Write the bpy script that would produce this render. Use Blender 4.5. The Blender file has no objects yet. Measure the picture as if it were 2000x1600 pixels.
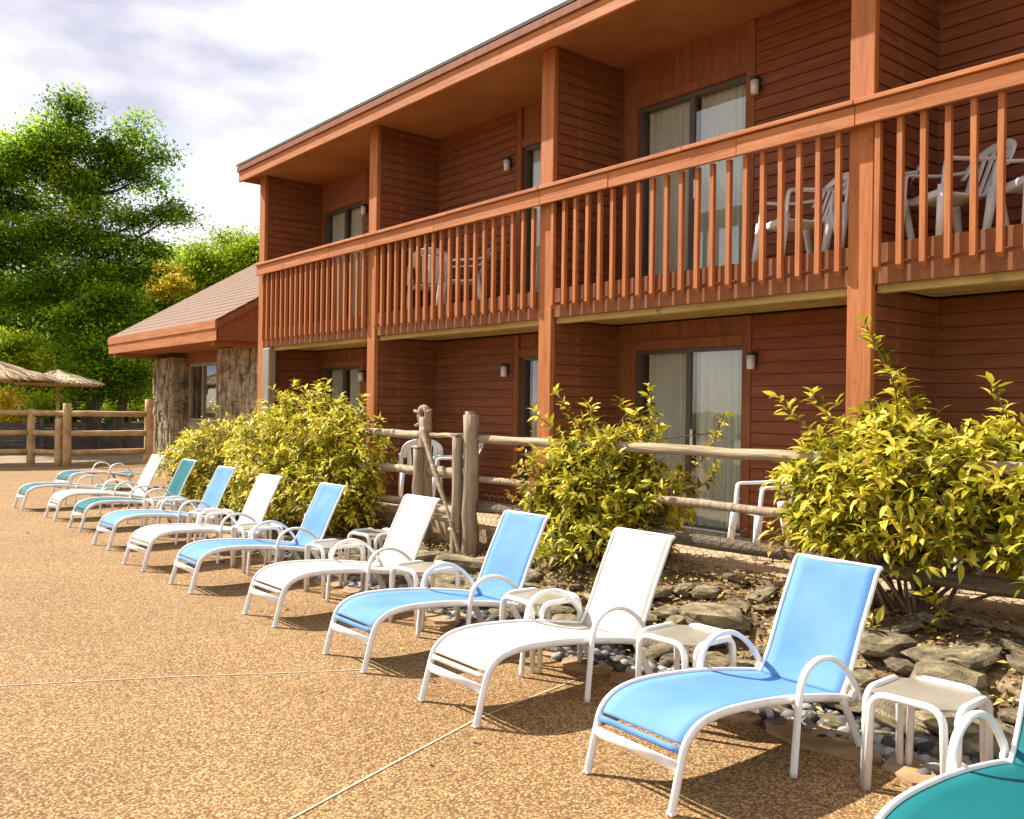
import bpy, bmesh, math, random
import numpy as np
from mathutils import Vector, Matrix, noise as mnoise
random.seed(7); RNG = np.random.default_rng(7)
SC = bpy.context.scene
COL = SC.collection
PI = math.pi
# ------------------------------------------------------------------ camera, sky, sun, exposure
TH, ROLL, H = math.radians(39.38), math.radians(0.815), 1.8
fw = Vector((math.sin(TH), math.cos(TH), 0)); r0 = Vector((math.cos(TH), -math.sin(TH), 0)); u0 = Vector((0, 0, 1))
cR = math.cos(ROLL)*r0 + math.sin(ROLL)*u0; cU = math.cos(ROLL)*u0 - math.sin(ROLL)*r0
cam = bpy.data.cameras.new('camera'); cam_o = bpy.data.objects.new('camera', cam); COL.objects.link(cam_o)
m = Matrix((cR, cU, -fw)).transposed().to_4x4(); m.translation = Vector((0, 0, H)); cam_o.matrix_world = m
cam.sensor_fit = 'HORIZONTAL'; cam.sensor_width = 36; cam.lens = 36*1776/2000; cam.clip_end = 2000; cam.clip_start = 0.05
SC.camera = cam_o
SUNV = Vector((-0.36, 0.93, 1.0)).normalized()
EL = math.asin(SUNV.z); AZ = math.atan2(SUNV.x, SUNV.y)
W = bpy.data.worlds.new('World'); SC.world = W; W.use_nodes = True
nt = W.node_tree; nt.nodes.clear()
def N(t, **k):
    n = nt.nodes.new(t)
    for a, b in k.items(): setattr(n, a, b)
    return n
out = N('ShaderNodeOutputWorld'); bg = N('ShaderNodeBackground'); bg.inputs[1].default_value = 0.1
sky = N('ShaderNodeTexSky', sky_type='NISHITA', sun_disc=False); sky.sun_elevation = EL; sky.sun_rotation = AZ; sky.altitude = 300; sky.dust_density = 2.0
tc = N('ShaderNodeTexCoord'); mp = N('ShaderNodeMapping'); mp.inputs['Scale'].default_value = (1.0, 1.0, 2.4); mp.inputs['Location'].default_value = (-0.36993, -1.26689, -3.61461)
n1 = N('ShaderNodeTexNoise'); n1.inputs['Scale'].default_value = 1.9; n1.inputs['Detail'].default_value = 7; n1.inputs['Roughness'].default_value = 0.52
n2 = N('ShaderNodeTexNoise'); n2.inputs['Scale'].default_value = 3.1; n2.inputs['Detail'].default_value = 5
cr = N('ShaderNodeValToRGB'); cr.color_ramp.elements[0].position = 0.34; cr.color_ramp.elements[1].position = 0.52
cr.color_ramp.elements[0].color = (2.6, 2.8, 3.8, 1); cr.color_ramp.elements[1].color = (5.9, 5.9, 5.95, 1)
e = cr.color_ramp.elements.new(0.44); e.color = (3.6, 3.6, 4.4, 1)
mask = N('ShaderNodeMapRange'); mask.inputs[1].default_value = 0.30; mask.inputs[2].default_value = 0.48
mx = N('ShaderNodeMix', data_type='RGBA')
L = nt.links.new
L(tc.outputs['Generated'], mp.inputs[0]); L(mp.outputs[0], n1.inputs[0]); L(mp.outputs[0], n2.inputs[0])
L(n1.outputs[0], cr.inputs[0]); L(n2.outputs[0], mask.inputs[0]); L(mask.outputs[0], mx.inputs[0])
L(sky.outputs[0], mx.inputs[6]); L(cr.outputs[0], mx.inputs[7]); L(mx.outputs[2], bg.inputs[0]); L(bg.outputs[0], out.inputs[0])
sl = bpy.data.lights.new('sun', 'SUN'); sl.energy = 5.0; sl.angle = math.radians(0.5); sl.color = (1.0, 0.95, 0.87)
so = bpy.data.objects.new('sun', sl); COL.objects.link(so); so.rotation_euler = SUNV.to_track_quat('Z', 'Y').to_euler(); so.location = (0, 0, 30)
vs = SC.view_settings; vs.view_transform = 'Standard'; vs.look = 'None'; vs.exposure = 1.02; vs.gamma = 1; vs.use_curve_mapping = False
SC.cycles.max_bounces = 8; SC.cycles.transparent_max_bounces = 12; SC.cycles.use_denoising = True

# ------------------------------------------------------------------ materials
MATS = {}
def mat(name, col, rough=0.6, col2=None, nscale=6, stretch=(1, 1, 1), bump=0.0, bscale=None, spec=0.5, trans=0.0, metal=0.0,
        attr=False, contrast=(0.35, 0.65), col3=None, coords='Object', bdist=0.01, detail=6, spot=None):
    if name in MATS: return MATS[name]
    M = bpy.data.materials.new(name); M.use_nodes = True; t = M.node_tree; nd = t.nodes; lk = t.links.new
    b = nd['Principled BSDF']; b.inputs['Roughness'].default_value = rough; b.inputs['Metallic'].default_value = metal
    b.inputs['Specular IOR Level'].default_value = spec
    tc = nd.new('ShaderNodeTexCoord'); mp = nd.new('ShaderNodeMapping'); mp.inputs['Scale'].default_value = stretch
    lk(tc.outputs[coords], mp.inputs[0])
    if coords == 'Object':   # shared meshes still vary from piece to piece
        oi = nd.new('ShaderNodeObjectInfo'); mul = nd.new('ShaderNodeMath'); mul.operation = 'MULTIPLY'; mul.inputs[1].default_value = 37.0
        cx = nd.new('ShaderNodeCombineXYZ'); lk(oi.outputs['Random'], mul.inputs[0]); lk(mul.outputs[0], cx.inputs[0]); lk(mul.outputs[0], cx.inputs[1])
        lk(cx.outputs[0], mp.inputs['Location'])
    csock = None
    if col2 is not None:
        n = nd.new('ShaderNodeTexNoise'); n.inputs['Scale'].default_value = nscale; n.inputs['Detail'].default_value = detail
        n.inputs['Roughness'].default_value = 0.62; lk(mp.outputs[0], n.inputs[0])
        r = nd.new('ShaderNodeValToRGB'); r.color_ramp.elements[0].position, r.color_ramp.elements[1].position = contrast
        r.color_ramp.elements[0].color = (*col, 1); r.color_ramp.elements[1].color = (*col2, 1)
        if col3: e = r.color_ramp.elements.new(sum(contrast)/2); e.color = (*col3, 1)
        if attr:
            a = nd.new('ShaderNodeAttribute'); a.attribute_name = 'rnd'; lk(a.outputs['Fac'], r.inputs[0])
            r.color_ramp.elements[0].position = 0.0; r.color_ramp.elements[-1].position = 1.0
        else: lk(n.outputs[0], r.inputs[0])
        csock = r.outputs[0]
        if spot:  # (colour, scale, lo, hi): blotches over the base colour
            n3 = nd.new('ShaderNodeTexNoise'); n3.inputs['Scale'].default_value = spot[1]; n3.inputs['Detail'].default_value = 8; n3.inputs['Roughness'].default_value = .7
            lk(tc.outputs[coords], n3.inputs[0]); mr = nd.new('ShaderNodeMapRange'); mr.inputs[1].default_value = spot[2]; mr.inputs[2].default_value = spot[3]
            lk(n3.outputs[0], mr.inputs[0]); mx = nd.new('ShaderNodeMix'); mx.data_type = 'RGBA'; lk(mr.outputs[0], mx.inputs[0]); lk(csock, mx.inputs[6])
            mx.inputs[7].default_value = (*spot[0], 1); csock = mx.outputs[2]
        lk(csock, b.inputs['Base Color'])
    else: b.inputs['Base Color'].default_value = (*col, 1)
    if bump:
        n2 = nd.new('ShaderNodeTexNoise'); n2.inputs['Scale'].default_value = bscale or nscale*3; n2.inputs['Detail'].default_value = 5; lk(mp.outputs[0], n2.inputs[0])
        bp = nd.new('ShaderNodeBump'); bp.inputs['Strength'].default_value = bump; bp.inputs['Distance'].default_value = bdist; lk(n2.outputs[0], bp.inputs['Height']); lk(bp.outputs[0], b.inputs['Normal'])
    if trans:
        o = nd['Material Output']; tr = nd.new('ShaderNodeBsdfTranslucent'); ms = nd.new('ShaderNodeMixShader'); ms.inputs[0].default_value = trans
        if csock: lk(csock, tr.inputs[0])
        else: tr.inputs[0].default_value = (*col, 1)
        lk(b.outputs[0], ms.inputs[1]); lk(tr.outputs[0], ms.inputs[2]); lk(ms.outputs[0], o.inputs[0])
    MATS[name] = M; return M

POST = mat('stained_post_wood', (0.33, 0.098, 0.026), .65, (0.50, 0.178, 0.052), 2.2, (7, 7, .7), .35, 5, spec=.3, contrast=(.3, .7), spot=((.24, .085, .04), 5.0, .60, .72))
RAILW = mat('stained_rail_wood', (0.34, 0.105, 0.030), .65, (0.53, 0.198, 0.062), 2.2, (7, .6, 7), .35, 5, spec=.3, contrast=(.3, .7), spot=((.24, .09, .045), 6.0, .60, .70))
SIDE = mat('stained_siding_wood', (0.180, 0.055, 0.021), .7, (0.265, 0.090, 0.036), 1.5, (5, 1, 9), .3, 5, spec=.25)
SIDEX = mat('stained_divider_siding', (0.180, 0.055, 0.021), .7, (0.265, 0.090, 0.036), 1.5, (1, 5, 9), .3, 5, spec=.25, spot=((.34, .13, .06), 4.5, .60, .74))
TRIM = mat('stained_trim_wood', (0.195, 0.066, 0.025), .7, (0.275, 0.102, 0.038), 2, (6, 6, 1), .2, 4, spec=.25)
SOFF = mat('soffit_plywood', (0.28, 0.110, 0.036), .75, (0.37, 0.155, 0.054), 1.2, (1, 1, 1), .1, 8, spec=.2)
RAWW = mat('weathered_deck_underside', (0.36, 0.24, 0.07), .8, (0.52, 0.38, 0.15), 1.6, (5, .6, 5), .3, 5, spec=.2, spot=((.12, .10, .03), 3.0, .58, .70))
ROOFM = mat('asphalt_shingle', (0.11, 0.075, 0.06), .9, (0.16, 0.11, 0.085), 30, (1, 1, 1), .5, 60, spec=.2)
ROOFL = mat('pale_shingle', (0.17, 0.105, 0.070), .9, (0.25, 0.16, 0.11), 9, (1, 1, 1), .5, 40, spec=.2)
STONE = mat('rough_fieldstone', (0.13, 0.105, 0.07), .9, (0.46, 0.38, 0.26), 4, (1, 1, .8), .9, 18, spec=.2, col3=(.27, .22, .14), bdist=.03, spot=((.45, .28, .09), 2.6, .55, .68))
CONC = mat('grey_render', (0.24, 0.205, 0.15), .9, (0.32, 0.28, 0.21), 3, (1, 1, .4), .2, spec=.2)
ALU = mat('white_painted_aluminium', (0.70, 0.68, 0.64), .34, (0.84, 0.83, 0.80), 7, spec=.45, contrast=(.3, .55), spot=((.50, .46, .40), 26, .64, .72))
PLAST = mat('white_resin_plastic', (0.74, 0.75, 0.77), .35, (0.80, 0.80, 0.81), 5, spec=.4)
def sling(name, c, c2):
    M = mat(name, c, .75, c2, 2.2, (1, 1, 1), 0, spec=.25, trans=.12, contrast=(.3, .7))
    t = M.node_tree; nd = t.nodes; b = nd['Principled BSDF']; tc = nd.new('ShaderNodeTexCoord')
    w = nd.new('ShaderNodeTexWave'); w.inputs['Scale'].default_value = 130; w.bands_direction = 'Y'; w2 = nd.new('ShaderNodeTexWave'); w2.inputs['Scale'].default_value = 130; w2.bands_direction = 'X'
    t.links.new(tc.outputs['Object'], w.inputs[0]); t.links.new(tc.outputs['Object'], w2.inputs[0])
    a = nd.new('ShaderNodeMath'); a.operation = 'ADD'; t.links.new(w.outputs[1], a.inputs[0]); t.links.new(w2.outputs[1], a.inputs[1])
    bp = nd.new('ShaderNodeBump'); bp.inputs['Strength'].default_value = .25; bp.inputs['Distance'].default_value = .002
    t.links.new(a.outputs[0], bp.inputs['Height']); t.links.new(bp.outputs[0], b.inputs['Normal'])
    b.inputs['Sheen Weight'].default_value = .0
    return M
SL_B = sling('blue_sling_mesh', (0.105, 0.26, 0.57), (0.16, 0.33, 0.63))
SL_W = sling('white_sling_mesh', (0.60, 0.525, 0.44), (0.67, 0.60, 0.51))
SL_T = sling('teal_sling_mesh', (0.002, 0.115, 0.13), (0.004, 0.155, 0.165))
FROST = mat('frosted_table_top', (0.235, 0.205, 0.155), .35, (0.30, 0.265, 0.205), 5, spec=.5)
LOGW = mat('grey_weathered_log', (0.22, 0.155, 0.095), .85, (0.42, 0.32, 0.215), 2.5, (9, 9, .7), .7, 6, spec=.2, bdist=.015)
LOGD = mat('shade_toned_weathered_rail', (0.09, 0.07, 0.045), .85, (0.20, 0.16, 0.105), 2.5, (9, .7, 9), .7, 6, spec=.2, bdist=.015)  # weathered rail wood, darkened so the colour carries the low rails' shade
LOGH = mat('grey_weathered_rail', (0.24, 0.175, 0.10), .85, (0.46, 0.37, 0.245), 2.5, (9, .7, 9), .7, 6, spec=.2, bdist=.015)
GOLD = mat('golden_peeled_log', (0.36, 0.22, 0.09), .75, (0.60, 0.42, 0.20), 2.5, (1, 1, 1), .5, 7, spec=.25)
WIRE = mat('rusty_wire', (0.10, 0.075, 0.05), .6, metal=.5)
ROCK = mat('edging_rock', (0.11, 0.085, 0.055), .9, (0.42, 0.34, 0.20), 3.2, (1, 1, 2), 1, 38, spec=.2, col3=(.23, .18, .11), bdist=.018, spot=((.26, .22, .055), 4.0, .56, .70))
FLAG = mat('flagstone', (0.27, 0.17, 0.085), .85, (0.42, 0.28, 0.15), 4, (1, 1, 1), .5, 18, spec=.25)
PEB = mat('grey_pebbles', (0.035, 0.033, 0.03), .8, (0.40, 0.38, 0.34), 4, attr=True, spec=.3, col3=(.15, .135, .12))
SOIL = mat('bed_soil', (0.11, 0.073, 0.038), .95, (0.36, 0.25, 0.125), 7, (1, 1, 1), 1, 20, spec=.1, bdist=.03, col3=(.17, .11, .055), coords='Object')
PATIO = mat('sandy_patio', (0.36, 0.25, 0.14), .9, (0.48, 0.35, 0.22), 4, (1, 1, 1), .3, 30, spec=.2)
GRASS = mat('far_lawn', (0.05, 0.07, 0.02), .95, (0.13, 0.12, 0.04), .6, (1, 1, 1), .6, 6, spec=.1)
BARK = mat('tree_bark', (0.07, 0.05, 0.035), .9, (0.15, 0.11, 0.08), 3, (4, 4, .6), .8, 9, spec=.1, bdist=.03)
STEM = mat('shrub_stem', (0.12, 0.075, 0.045), .85, (0.22, 0.15, 0.09), 8, spec=.15)
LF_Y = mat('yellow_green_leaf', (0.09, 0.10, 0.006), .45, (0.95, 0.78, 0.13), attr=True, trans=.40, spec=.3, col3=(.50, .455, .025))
LF_O = mat('orange_tinged_leaf', (0.20, 0.16, 0.02), .4, (0.60, 0.24, 0.05), attr=True, trans=.25, spec=.4, col3=(.46, .33, .05))
LF_P = mat('pine_foliage', (0.03, 0.09, 0.004), .55, (0.70, 0.80, 0.03), attr=True, trans=.55, spec=.2, col3=(.24, .40, .012))
LF_D = mat('dark_foliage', (0.015, 0.06, 0.004), .55, (0.45, 0.56, 0.03), attr=True, trans=.5, spec=.2, col3=(.13, .25, .012))
LF_L = mat('light_foliage', (0.14, 0.26, 0.006), .5, (0.80, 0.80, 0.04), attr=True, trans=.35, spec=.25, col3=(.46, .56, .015))
LF_G = mat('golden_foliage', (0.35, 0.28, 0.012), .5, (0.90, 0.66, 0.04), attr=True, trans=.35, spec=.25, col3=(.66, .48, .02))
LITT = mat('leaf_litter', (0.12, 0.065, 0.025), .8, (0.55, 0.40, 0.10), attr=True, spec=.15, col3=(.28, .17, .06))
THATCH = mat('straw_thatch', (0.34, 0.23, 0.12), .9, (0.72, 0.60, 0.44), attr=True, spec=.15, col3=(.56, .43, .28))
CURT = mat('curtain_cloth', (0.72, 0.71, 0.62), .9, (0.82, 0.81, 0.72), 2, trans=.2, spec=.1)
FRAME = mat('bronze_door_frame', (0.075, 0.065, 0.050), .45, (0.10, 0.085, 0.065), 4, spec=.4)
DARKM = mat('dark_room', (0.03, 0.028, 0.025), .9)
BLACK = mat('dark_lamp_metal', (0.03, 0.022, 0.018), .5)
LAMPG = mat('frosted_lamp_glass', (0.70, 0.68, 0.66), .15, spec=.8)
def glass():
    M = bpy.data.materials.new('window_glass'); M.use_nodes = True; t = M.node_tree; nd = t.nodes; nd.remove(nd['Principled BSDF'])
    g = nd.new('ShaderNodeBsdfGlossy'); g.inputs['Roughness'].default_value = .015; g.inputs[0].default_value = (.9, .95, 1, 1)
    tr = nd.new('ShaderNodeBsdfTransparent'); tr.inputs[0].default_value = (.95, .97, .95, 1)
    fr = nd.new('ShaderNodeFresnel'); fr.inputs[0].default_value = 1.5; a = nd.new('ShaderNodeMath'); a.operation = 'MULTIPLY_ADD'; a.inputs[1].default_value = 1.6; a.inputs[2].default_value = .08
    n = nd.new('ShaderNodeTexNoise'); n.inputs['Scale'].default_value = 1.3; bp = nd.new('ShaderNodeBump'); bp.inputs['Strength'].default_value = .12; bp.inputs['Distance'].default_value = .02
    tc = nd.new('ShaderNodeTexCoord'); t.links.new(tc.outputs['Object'], n.inputs[0]); t.links.new(n.outputs[0], bp.inputs['Height']); t.links.new(bp.outputs[0], g.inputs['Normal'])
    ms = nd.new('ShaderNodeMixShader'); t.links.new(fr.outputs[0], a.inputs[0]); geo = nd.new('ShaderNodeNewGeometry'); inv = nd.new('ShaderNodeMath'); inv.operation = 'SUBTRACT'; inv.inputs[0].default_value = 1; t.links.new(geo.outputs['Backfacing'], inv.inputs[1]); mu = nd.new('ShaderNodeMath'); mu.operation = 'MULTIPLY'; mu.use_clamp = True; t.links.new(a.outputs[0], mu.inputs[0]); t.links.new(inv.outputs[0], mu.inputs[1]); t.links.new(mu.outputs[0], ms.inputs[0]); t.links.new(tr.outputs[0], ms.inputs[1]); t.links.new(g.outputs[0], ms.inputs[2])
    t.links.new(ms.outputs[0], nd['Material Output'].inputs[0]); return M
GLASS = glass()
def aggregate():
    M = bpy.data.materials.new('exposed_aggregate'); M.use_nodes = True; t = M.node_tree; nd = t.nodes; lk = t.links.new; b = nd['Principled BSDF']
    b.inputs['Roughness'].default_value = .85; b.inputs['Specular IOR Level'].default_value = .2
    tc = nd.new('ShaderNodeTexCoord')
    v = nd.new('ShaderNodeTexVoronoi'); v.inputs['Scale'].default_value = 74; v.inputs['Randomness'].default_value = 1; lk(tc.outputs['Object'], v.inputs[0])
    r = nd.new('ShaderNodeValToRGB'); els = r.color_ramp.elements; els[0].color = (.20, .108, .042, 1); els[1].color = (.52, .37, .20, 1); e = els.new(.45); e.color = (.36, .215, .085, 1); e = els.new(.75); e.color = (.44, .285, .125, 1)
    sp = nd.new('ShaderNodeSeparateColor'); lk(v.outputs['Color'], sp.inputs[0]); lk(sp.outputs[0], r.inputs[0])
    # dark binder between stones
    ed = nd.new('ShaderNodeMapRange'); ed.inputs[1].default_value = .35; ed.inputs[2].default_value = .75; lk(v.outputs['Distance'], ed.inputs[0])
    mx = nd.new('ShaderNodeMix'); mx.data_type = 'RGBA'; lk(ed.outputs[0], mx.inputs[0]); lk(r.outputs[0], mx.inputs[6]); mx.inputs[7].default_value = (.15, .078, .030, 1)
    n = nd.new('ShaderNodeTexNoise'); n.inputs['Scale'].default_value = .8; n.inputs['Detail'].default_value = 6; lk(tc.outputs['Object'], n.inputs[0])
    r2 = nd.new('ShaderNodeValToRGB'); r2.color_ramp.elements[0].color = (.92, .90, .88, 1); r2.color_ramp.elements[1].color = (1.06, 1.06, 1.07, 1); r2.color_ramp.elements[0].position = .35; r2.color_ramp.elements[1].position = .65
    lk(n.outputs[0], r2.inputs[0]); m2 = nd.new('ShaderNodeMix'); m2.data_type = 'RGBA'; m2.blend_type = 'MULTIPLY'; m2.inputs[0].default_value = 1; lk(mx.outputs[2], m2.inputs[6]); lk(r2.outputs[0], m2.inputs[7])
    n4 = nd.new('ShaderNodeTexNoise'); n4.inputs['Scale'].default_value = 9; n4.inputs['Detail'].default_value = 4; lk(tc.outputs['Object'], n4.inputs[0])
    r4 = nd.new('ShaderNodeValToRGB'); r4.color_ramp.elements[0].color = (.96, .955, .95, 1); r4.color_ramp.elements[1].color = (1.03, 1.03, 1.03, 1); r4.color_ramp.elements[0].position = .38; r4.color_ramp.elements[1].position = .62; lk(n4.outputs[0], r4.inputs[0])
    m3 = nd.new('ShaderNodeMix'); m3.data_type = 'RGBA'; m3.blend_type = 'MULTIPLY'; m3.inputs[0].default_value = 1; lk(m2.outputs[2], m3.inputs[6]); lk(r4.outputs[0], m3.inputs[7])
    n5 = nd.new('ShaderNodeTexNoise'); n5.inputs['Scale'].default_value = .42; n5.inputs['Detail'].default_value = 9; n5.inputs['Roughness'].default_value = .72; n5.inputs['Distortion'].default_value = .6; lk(tc.outputs['Object'], n5.inputs[0])
    r5 = nd.new('ShaderNodeMapRange'); r5.inputs[1].default_value = .53; r5.inputs[2].default_value = .68; r5.inputs[3].default_value = 0; r5.inputs[4].default_value = .30; lk(n5.outputs[0], r5.inputs[0])
    m5 = nd.new('ShaderNodeMix'); m5.data_type = 'RGBA'; lk(r5.outputs[0], m5.inputs[0]); lk(m3.outputs[2], m5.inputs[6]); m5.inputs[7].default_value = (.22, .14, .07, 1)
    lk(m5.outputs[2], b.inputs['Base Color'])
    bp = nd.new('ShaderNodeBump'); bp.inputs['Strength'].default_value = .8; bp.inputs['Distance'].default_value = .006; bp.invert = True; lk(v.outputs['Distance'], bp.inputs['Height']); lk(bp.outputs[0], b.inputs['Normal'])
    return M
AGG = aggregate()

# ------------------------------------------------------------------ helpers
def link(name, me, m=None, parent=None, loc=None):
    o = bpy.data.objects.new(name, me); COL.objects.link(o)
    if m is not None and me is not None and not me.materials: me.materials.append(m)
    if parent is not None: o.parent = parent
    if loc is not None: o.location = loc
    return o
def thing(name, label, cat, loc=(0, 0, 0), rz=0, group=None):
    o = bpy.data.objects.new(name, None); o.empty_display_size = .1; COL.objects.link(o); o.location = loc; o.rotation_euler = (0, 0, rz)
    o['label'] = label; o['category'] = cat
    if group: o['group'] = group
    return o
def tag(o, label, cat, group=None):
    o['label'] = label; o['category'] = cat
    if group: o['group'] = group
    return o
def kind(o, k): o['kind'] = k; return o
def fin(bm, name, smooth=False):
    me = bpy.data.meshes.new(name); bmesh.ops.recalc_face_normals(bm, faces=bm.faces); bm.to_mesh(me); bm.free()
    if smooth: me.polygons.foreach_set('use_smooth', [True]*len(me.polygons))
    return me
def box_bm(bm, x0, x1, y0, y1, z0, z1, bev=0):
    vs = [bm.verts.new((x, y, z)) for x in (x0, x1) for y in (y0, y1) for z in (z0, z1)]
    fs = [bm.faces.new([vs[i] for i in f]) for f in ((0, 1, 3, 2), (4, 6, 7, 5), (0, 4, 5, 1), (2, 3, 7, 6), (0, 2, 6, 4), (1, 5, 7, 3))]
    if bev:
        bmesh.ops.recalc_face_normals(bm, faces=fs)
        bmesh.ops.bevel(bm, geom=list({e for f in fs for e in f.edges}), offset=bev, segments=1, affect='EDGES')
def box(name, x0, x1, y0, y1, z0, z1, m, parent=None, bev=0):
    bm = bmesh.new(); box_bm(bm, x0, x1, y0, y1, z0, z1, bev); return link(name, fin(bm, name), m, parent)
def prism_bm(bm, poly, axis, a, b):
    """extrude a 2D polygon along axis ('x','y','z') from a to b"""
    def P(p, t): return {'x': (t, p[0], p[1]), 'y': (p[0], t, p[1]), 'z': (p[0], p[1], t)}[axis]
    A = [bm.verts.new(P(p, a)) for p in poly]; B = [bm.verts.new(P(p, b)) for p in poly]; n = len(poly)
    bm.faces.new(A); bm.faces.new(B[::-1])
    for i in range(n): bm.faces.new((A[i], B[i], B[(i+1) % n], A[(i+1) % n]))
def smooth_path(pts, n=6, closed=False):
    pts = [Vector(p) for p in pts]; out = []
    for i in range(len(pts)-1):
        p0 = pts[max(i-1, 0)]; p1 = pts[i]; p2 = pts[i+1]; p3 = pts[min(i+2, len(pts)-1)]
        for k in range(n):
            t = k/n; out.append(.5*((2*p1)+(-p0+p2)*t+(2*p0-5*p1+4*p2-p3)*t*t+(-p0+3*p1-3*p2+p3)*t**3))
    out.append(pts[-1]); return out
def round_path(pts, r, n=5):
    """polyline with rounded corners"""
    pts = [Vector(p) for p in pts]; out = [pts[0]]
    for i in range(1, len(pts)-1):
        a, b, c = pts[i-1], pts[i], pts[i+1]; rr = min(r, (a-b).length*.49, (c-b).length*.49)
        s = b+(a-b).normalized()*rr; e = b+(c-b).normalized()*rr
        for k in range(n+1):
            t = k/n; out.append((1-t)**2*s+2*(1-t)*t*b+t*t*e)
    out.append(pts[-1]); return out
def tube_bm(bm, path, ra, rb=None, seg=8, side=None, radii=None, wob=0):
    """sweep an elliptical section: ra along 'side' direction, rb across it"""
    rb = rb or ra; path = [Vector(p) for p in path]; rings = []; prev = None
    for i, p in enumerate(path):
        t = (path[min(i+1, len(path)-1)]-path[max(i-1, 0)]).normalized()
        if side is not None: s = Vector(side)-t*t.dot(Vector(side))
        elif prev is not None: s = prev-t*t.dot(prev)
        else: s = t.cross(Vector((0, 0, 1))) if abs(t.z) < .9 else t.cross(Vector((1, 0, 0)))
        s.normalize(); prev = s; u = t.cross(s); k = radii[i] if radii is not None else 1
        ring = []
        for j in range(seg):
            a = 2*PI*j/seg; w = 1+(wob*mnoise.noise(Vector((p.x*6+j*1.7, p.y*6, p.z*6))) if wob else 0)
            ring.append(bm.verts.new(p+s*math.cos(a)*ra*k*w+u*math.sin(a)*rb*k*w))
        rings.append(ring)
    for A, B in zip(rings, rings[1:]):
        for j in range(seg): bm.faces.new((A[j], A[(j+1) % seg], B[(j+1) % seg], B[j]))
    bm.faces.new(rings[0][::-1]); bm.faces.new(rings[-1])
def tube(name, path, ra, m, parent=None, rb=None, **k):
    bm = bmesh.new(); tube_bm(bm, path, ra, rb, **k); return link(name, fin(bm, name, True), m, parent)
def np_mesh(name, V, F, rnd=None, smooth=False):
    me = bpy.data.meshes.new(name); nv, nf, k = len(V), len(F), F.shape[1]
    me.vertices.add(nv); me.vertices.foreach_set('co', V.astype(np.float32).ravel())
    me.loops.add(nf*k); me.loops.foreach_set('vertex_index', F.astype(np.int32).ravel())
    me.polygons.add(nf); me.polygons.foreach_set('loop_start', np.arange(nf, dtype=np.int32)*k)
    if rnd is not None:
        a = me.attributes.new('rnd', 'FLOAT', 'FACE'); a.data.foreach_set('value', rnd.astype(np.float32))
    if smooth: me.polygons.foreach_set('use_smooth', np.ones(nf, dtype=bool))
    me.update(calc_edges=True); me.validate(); return me
def nrm(a): return a/np.maximum(np.linalg.norm(a, axis=-1, keepdims=True), 1e-9)
def leaves(P, D, Lg, Wd, droop=.25, rnd=None, up=None):
    """folded five-vertex leaves: P base points, D directions"""
    n = len(P); D = nrm(D); U = np.tile([0, 0, 1.], (n, 1)) if up is None else up
    S = nrm(np.cross(D, U)+RNG.normal(0, .35, (n, 3))); S = nrm(S-D*np.sum(S*D, 1, keepdims=True)); Nn = np.cross(S, D)
    Lg = np.broadcast_to(Lg, n)[:, None]; Wd = np.broadcast_to(Wd, n)[:, None]
    mid = P+D*Lg*.5
    V = np.stack([P, mid+S*Wd*.5+Nn*Wd*.16, mid, mid-S*Wd*.5+Nn*Wd*.16, P+D*Lg-Nn*Lg*droop], 1).reshape(-1, 3)
    b = np.arange(n)[:, None]*5
    F = np.stack([b+[0, 1, 2], b+[0, 2, 3], b+[1, 4, 2], b+[2, 4, 3]], 1).reshape(-1, 3)
    r = RNG.random(n) if rnd is None else rnd
    return V, F, np.repeat(np.clip(r, 0, 1), 4)
def fine_leaves(P, D, Lg, Wd, droop=.2, rnd=None):
    n = len(P); D = nrm(D); U = np.tile([0, 0, 1.], (n, 1)); S = nrm(np.cross(D, U)+RNG.normal(0, .35, (n, 3))); S = nrm(S-D*np.sum(S*D, 1, keepdims=True)); Nn = np.cross(S, D)
    Lg = np.broadcast_to(Lg, n)[:, None]; Wd = np.broadcast_to(Wd, n)[:, None]
    m1 = P+D*Lg*.32+Nn*Lg*.03; m2 = P+D*Lg*.66-Nn*Lg*droop*.25
    V = np.stack([P, m1+S*Wd*.44+Nn*Wd*.14, m1, m1-S*Wd*.44+Nn*Wd*.14, m2+S*Wd*.42+Nn*Wd*.12, m2, m2-S*Wd*.42+Nn*Wd*.12, P+D*Lg-Nn*Lg*droop], 1).reshape(-1, 3)
    b = np.arange(n)[:, None]*8
    F = np.stack([b+[0, 1, 2], b+[0, 2, 3], b+[1, 4, 5], b+[1, 5, 2], b+[2, 5, 6], b+[2, 6, 3], b+[4, 7, 5], b+[5, 7, 6]], 1).reshape(-1, 3)
    return V, F, np.repeat(np.clip(RNG.random(n) if rnd is None else rnd, 0, 1), 8)
def join_np(parts):
    V, F, R, o = [], [], [], 0
    for v, f, r in parts: V.append(v); F.append(f+o); R.append(r); o += len(v)
    return np.concatenate(V), np.concatenate(F), np.concatenate(R)
def rand_dir(n, zmin=-1):
    z = RNG.uniform(zmin, 1, n); a = RNG.uniform(0, 2*PI, n); s = np.sqrt(1-z*z); return np.stack([s*np.cos(a), s*np.sin(a), z], 1)

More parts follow.
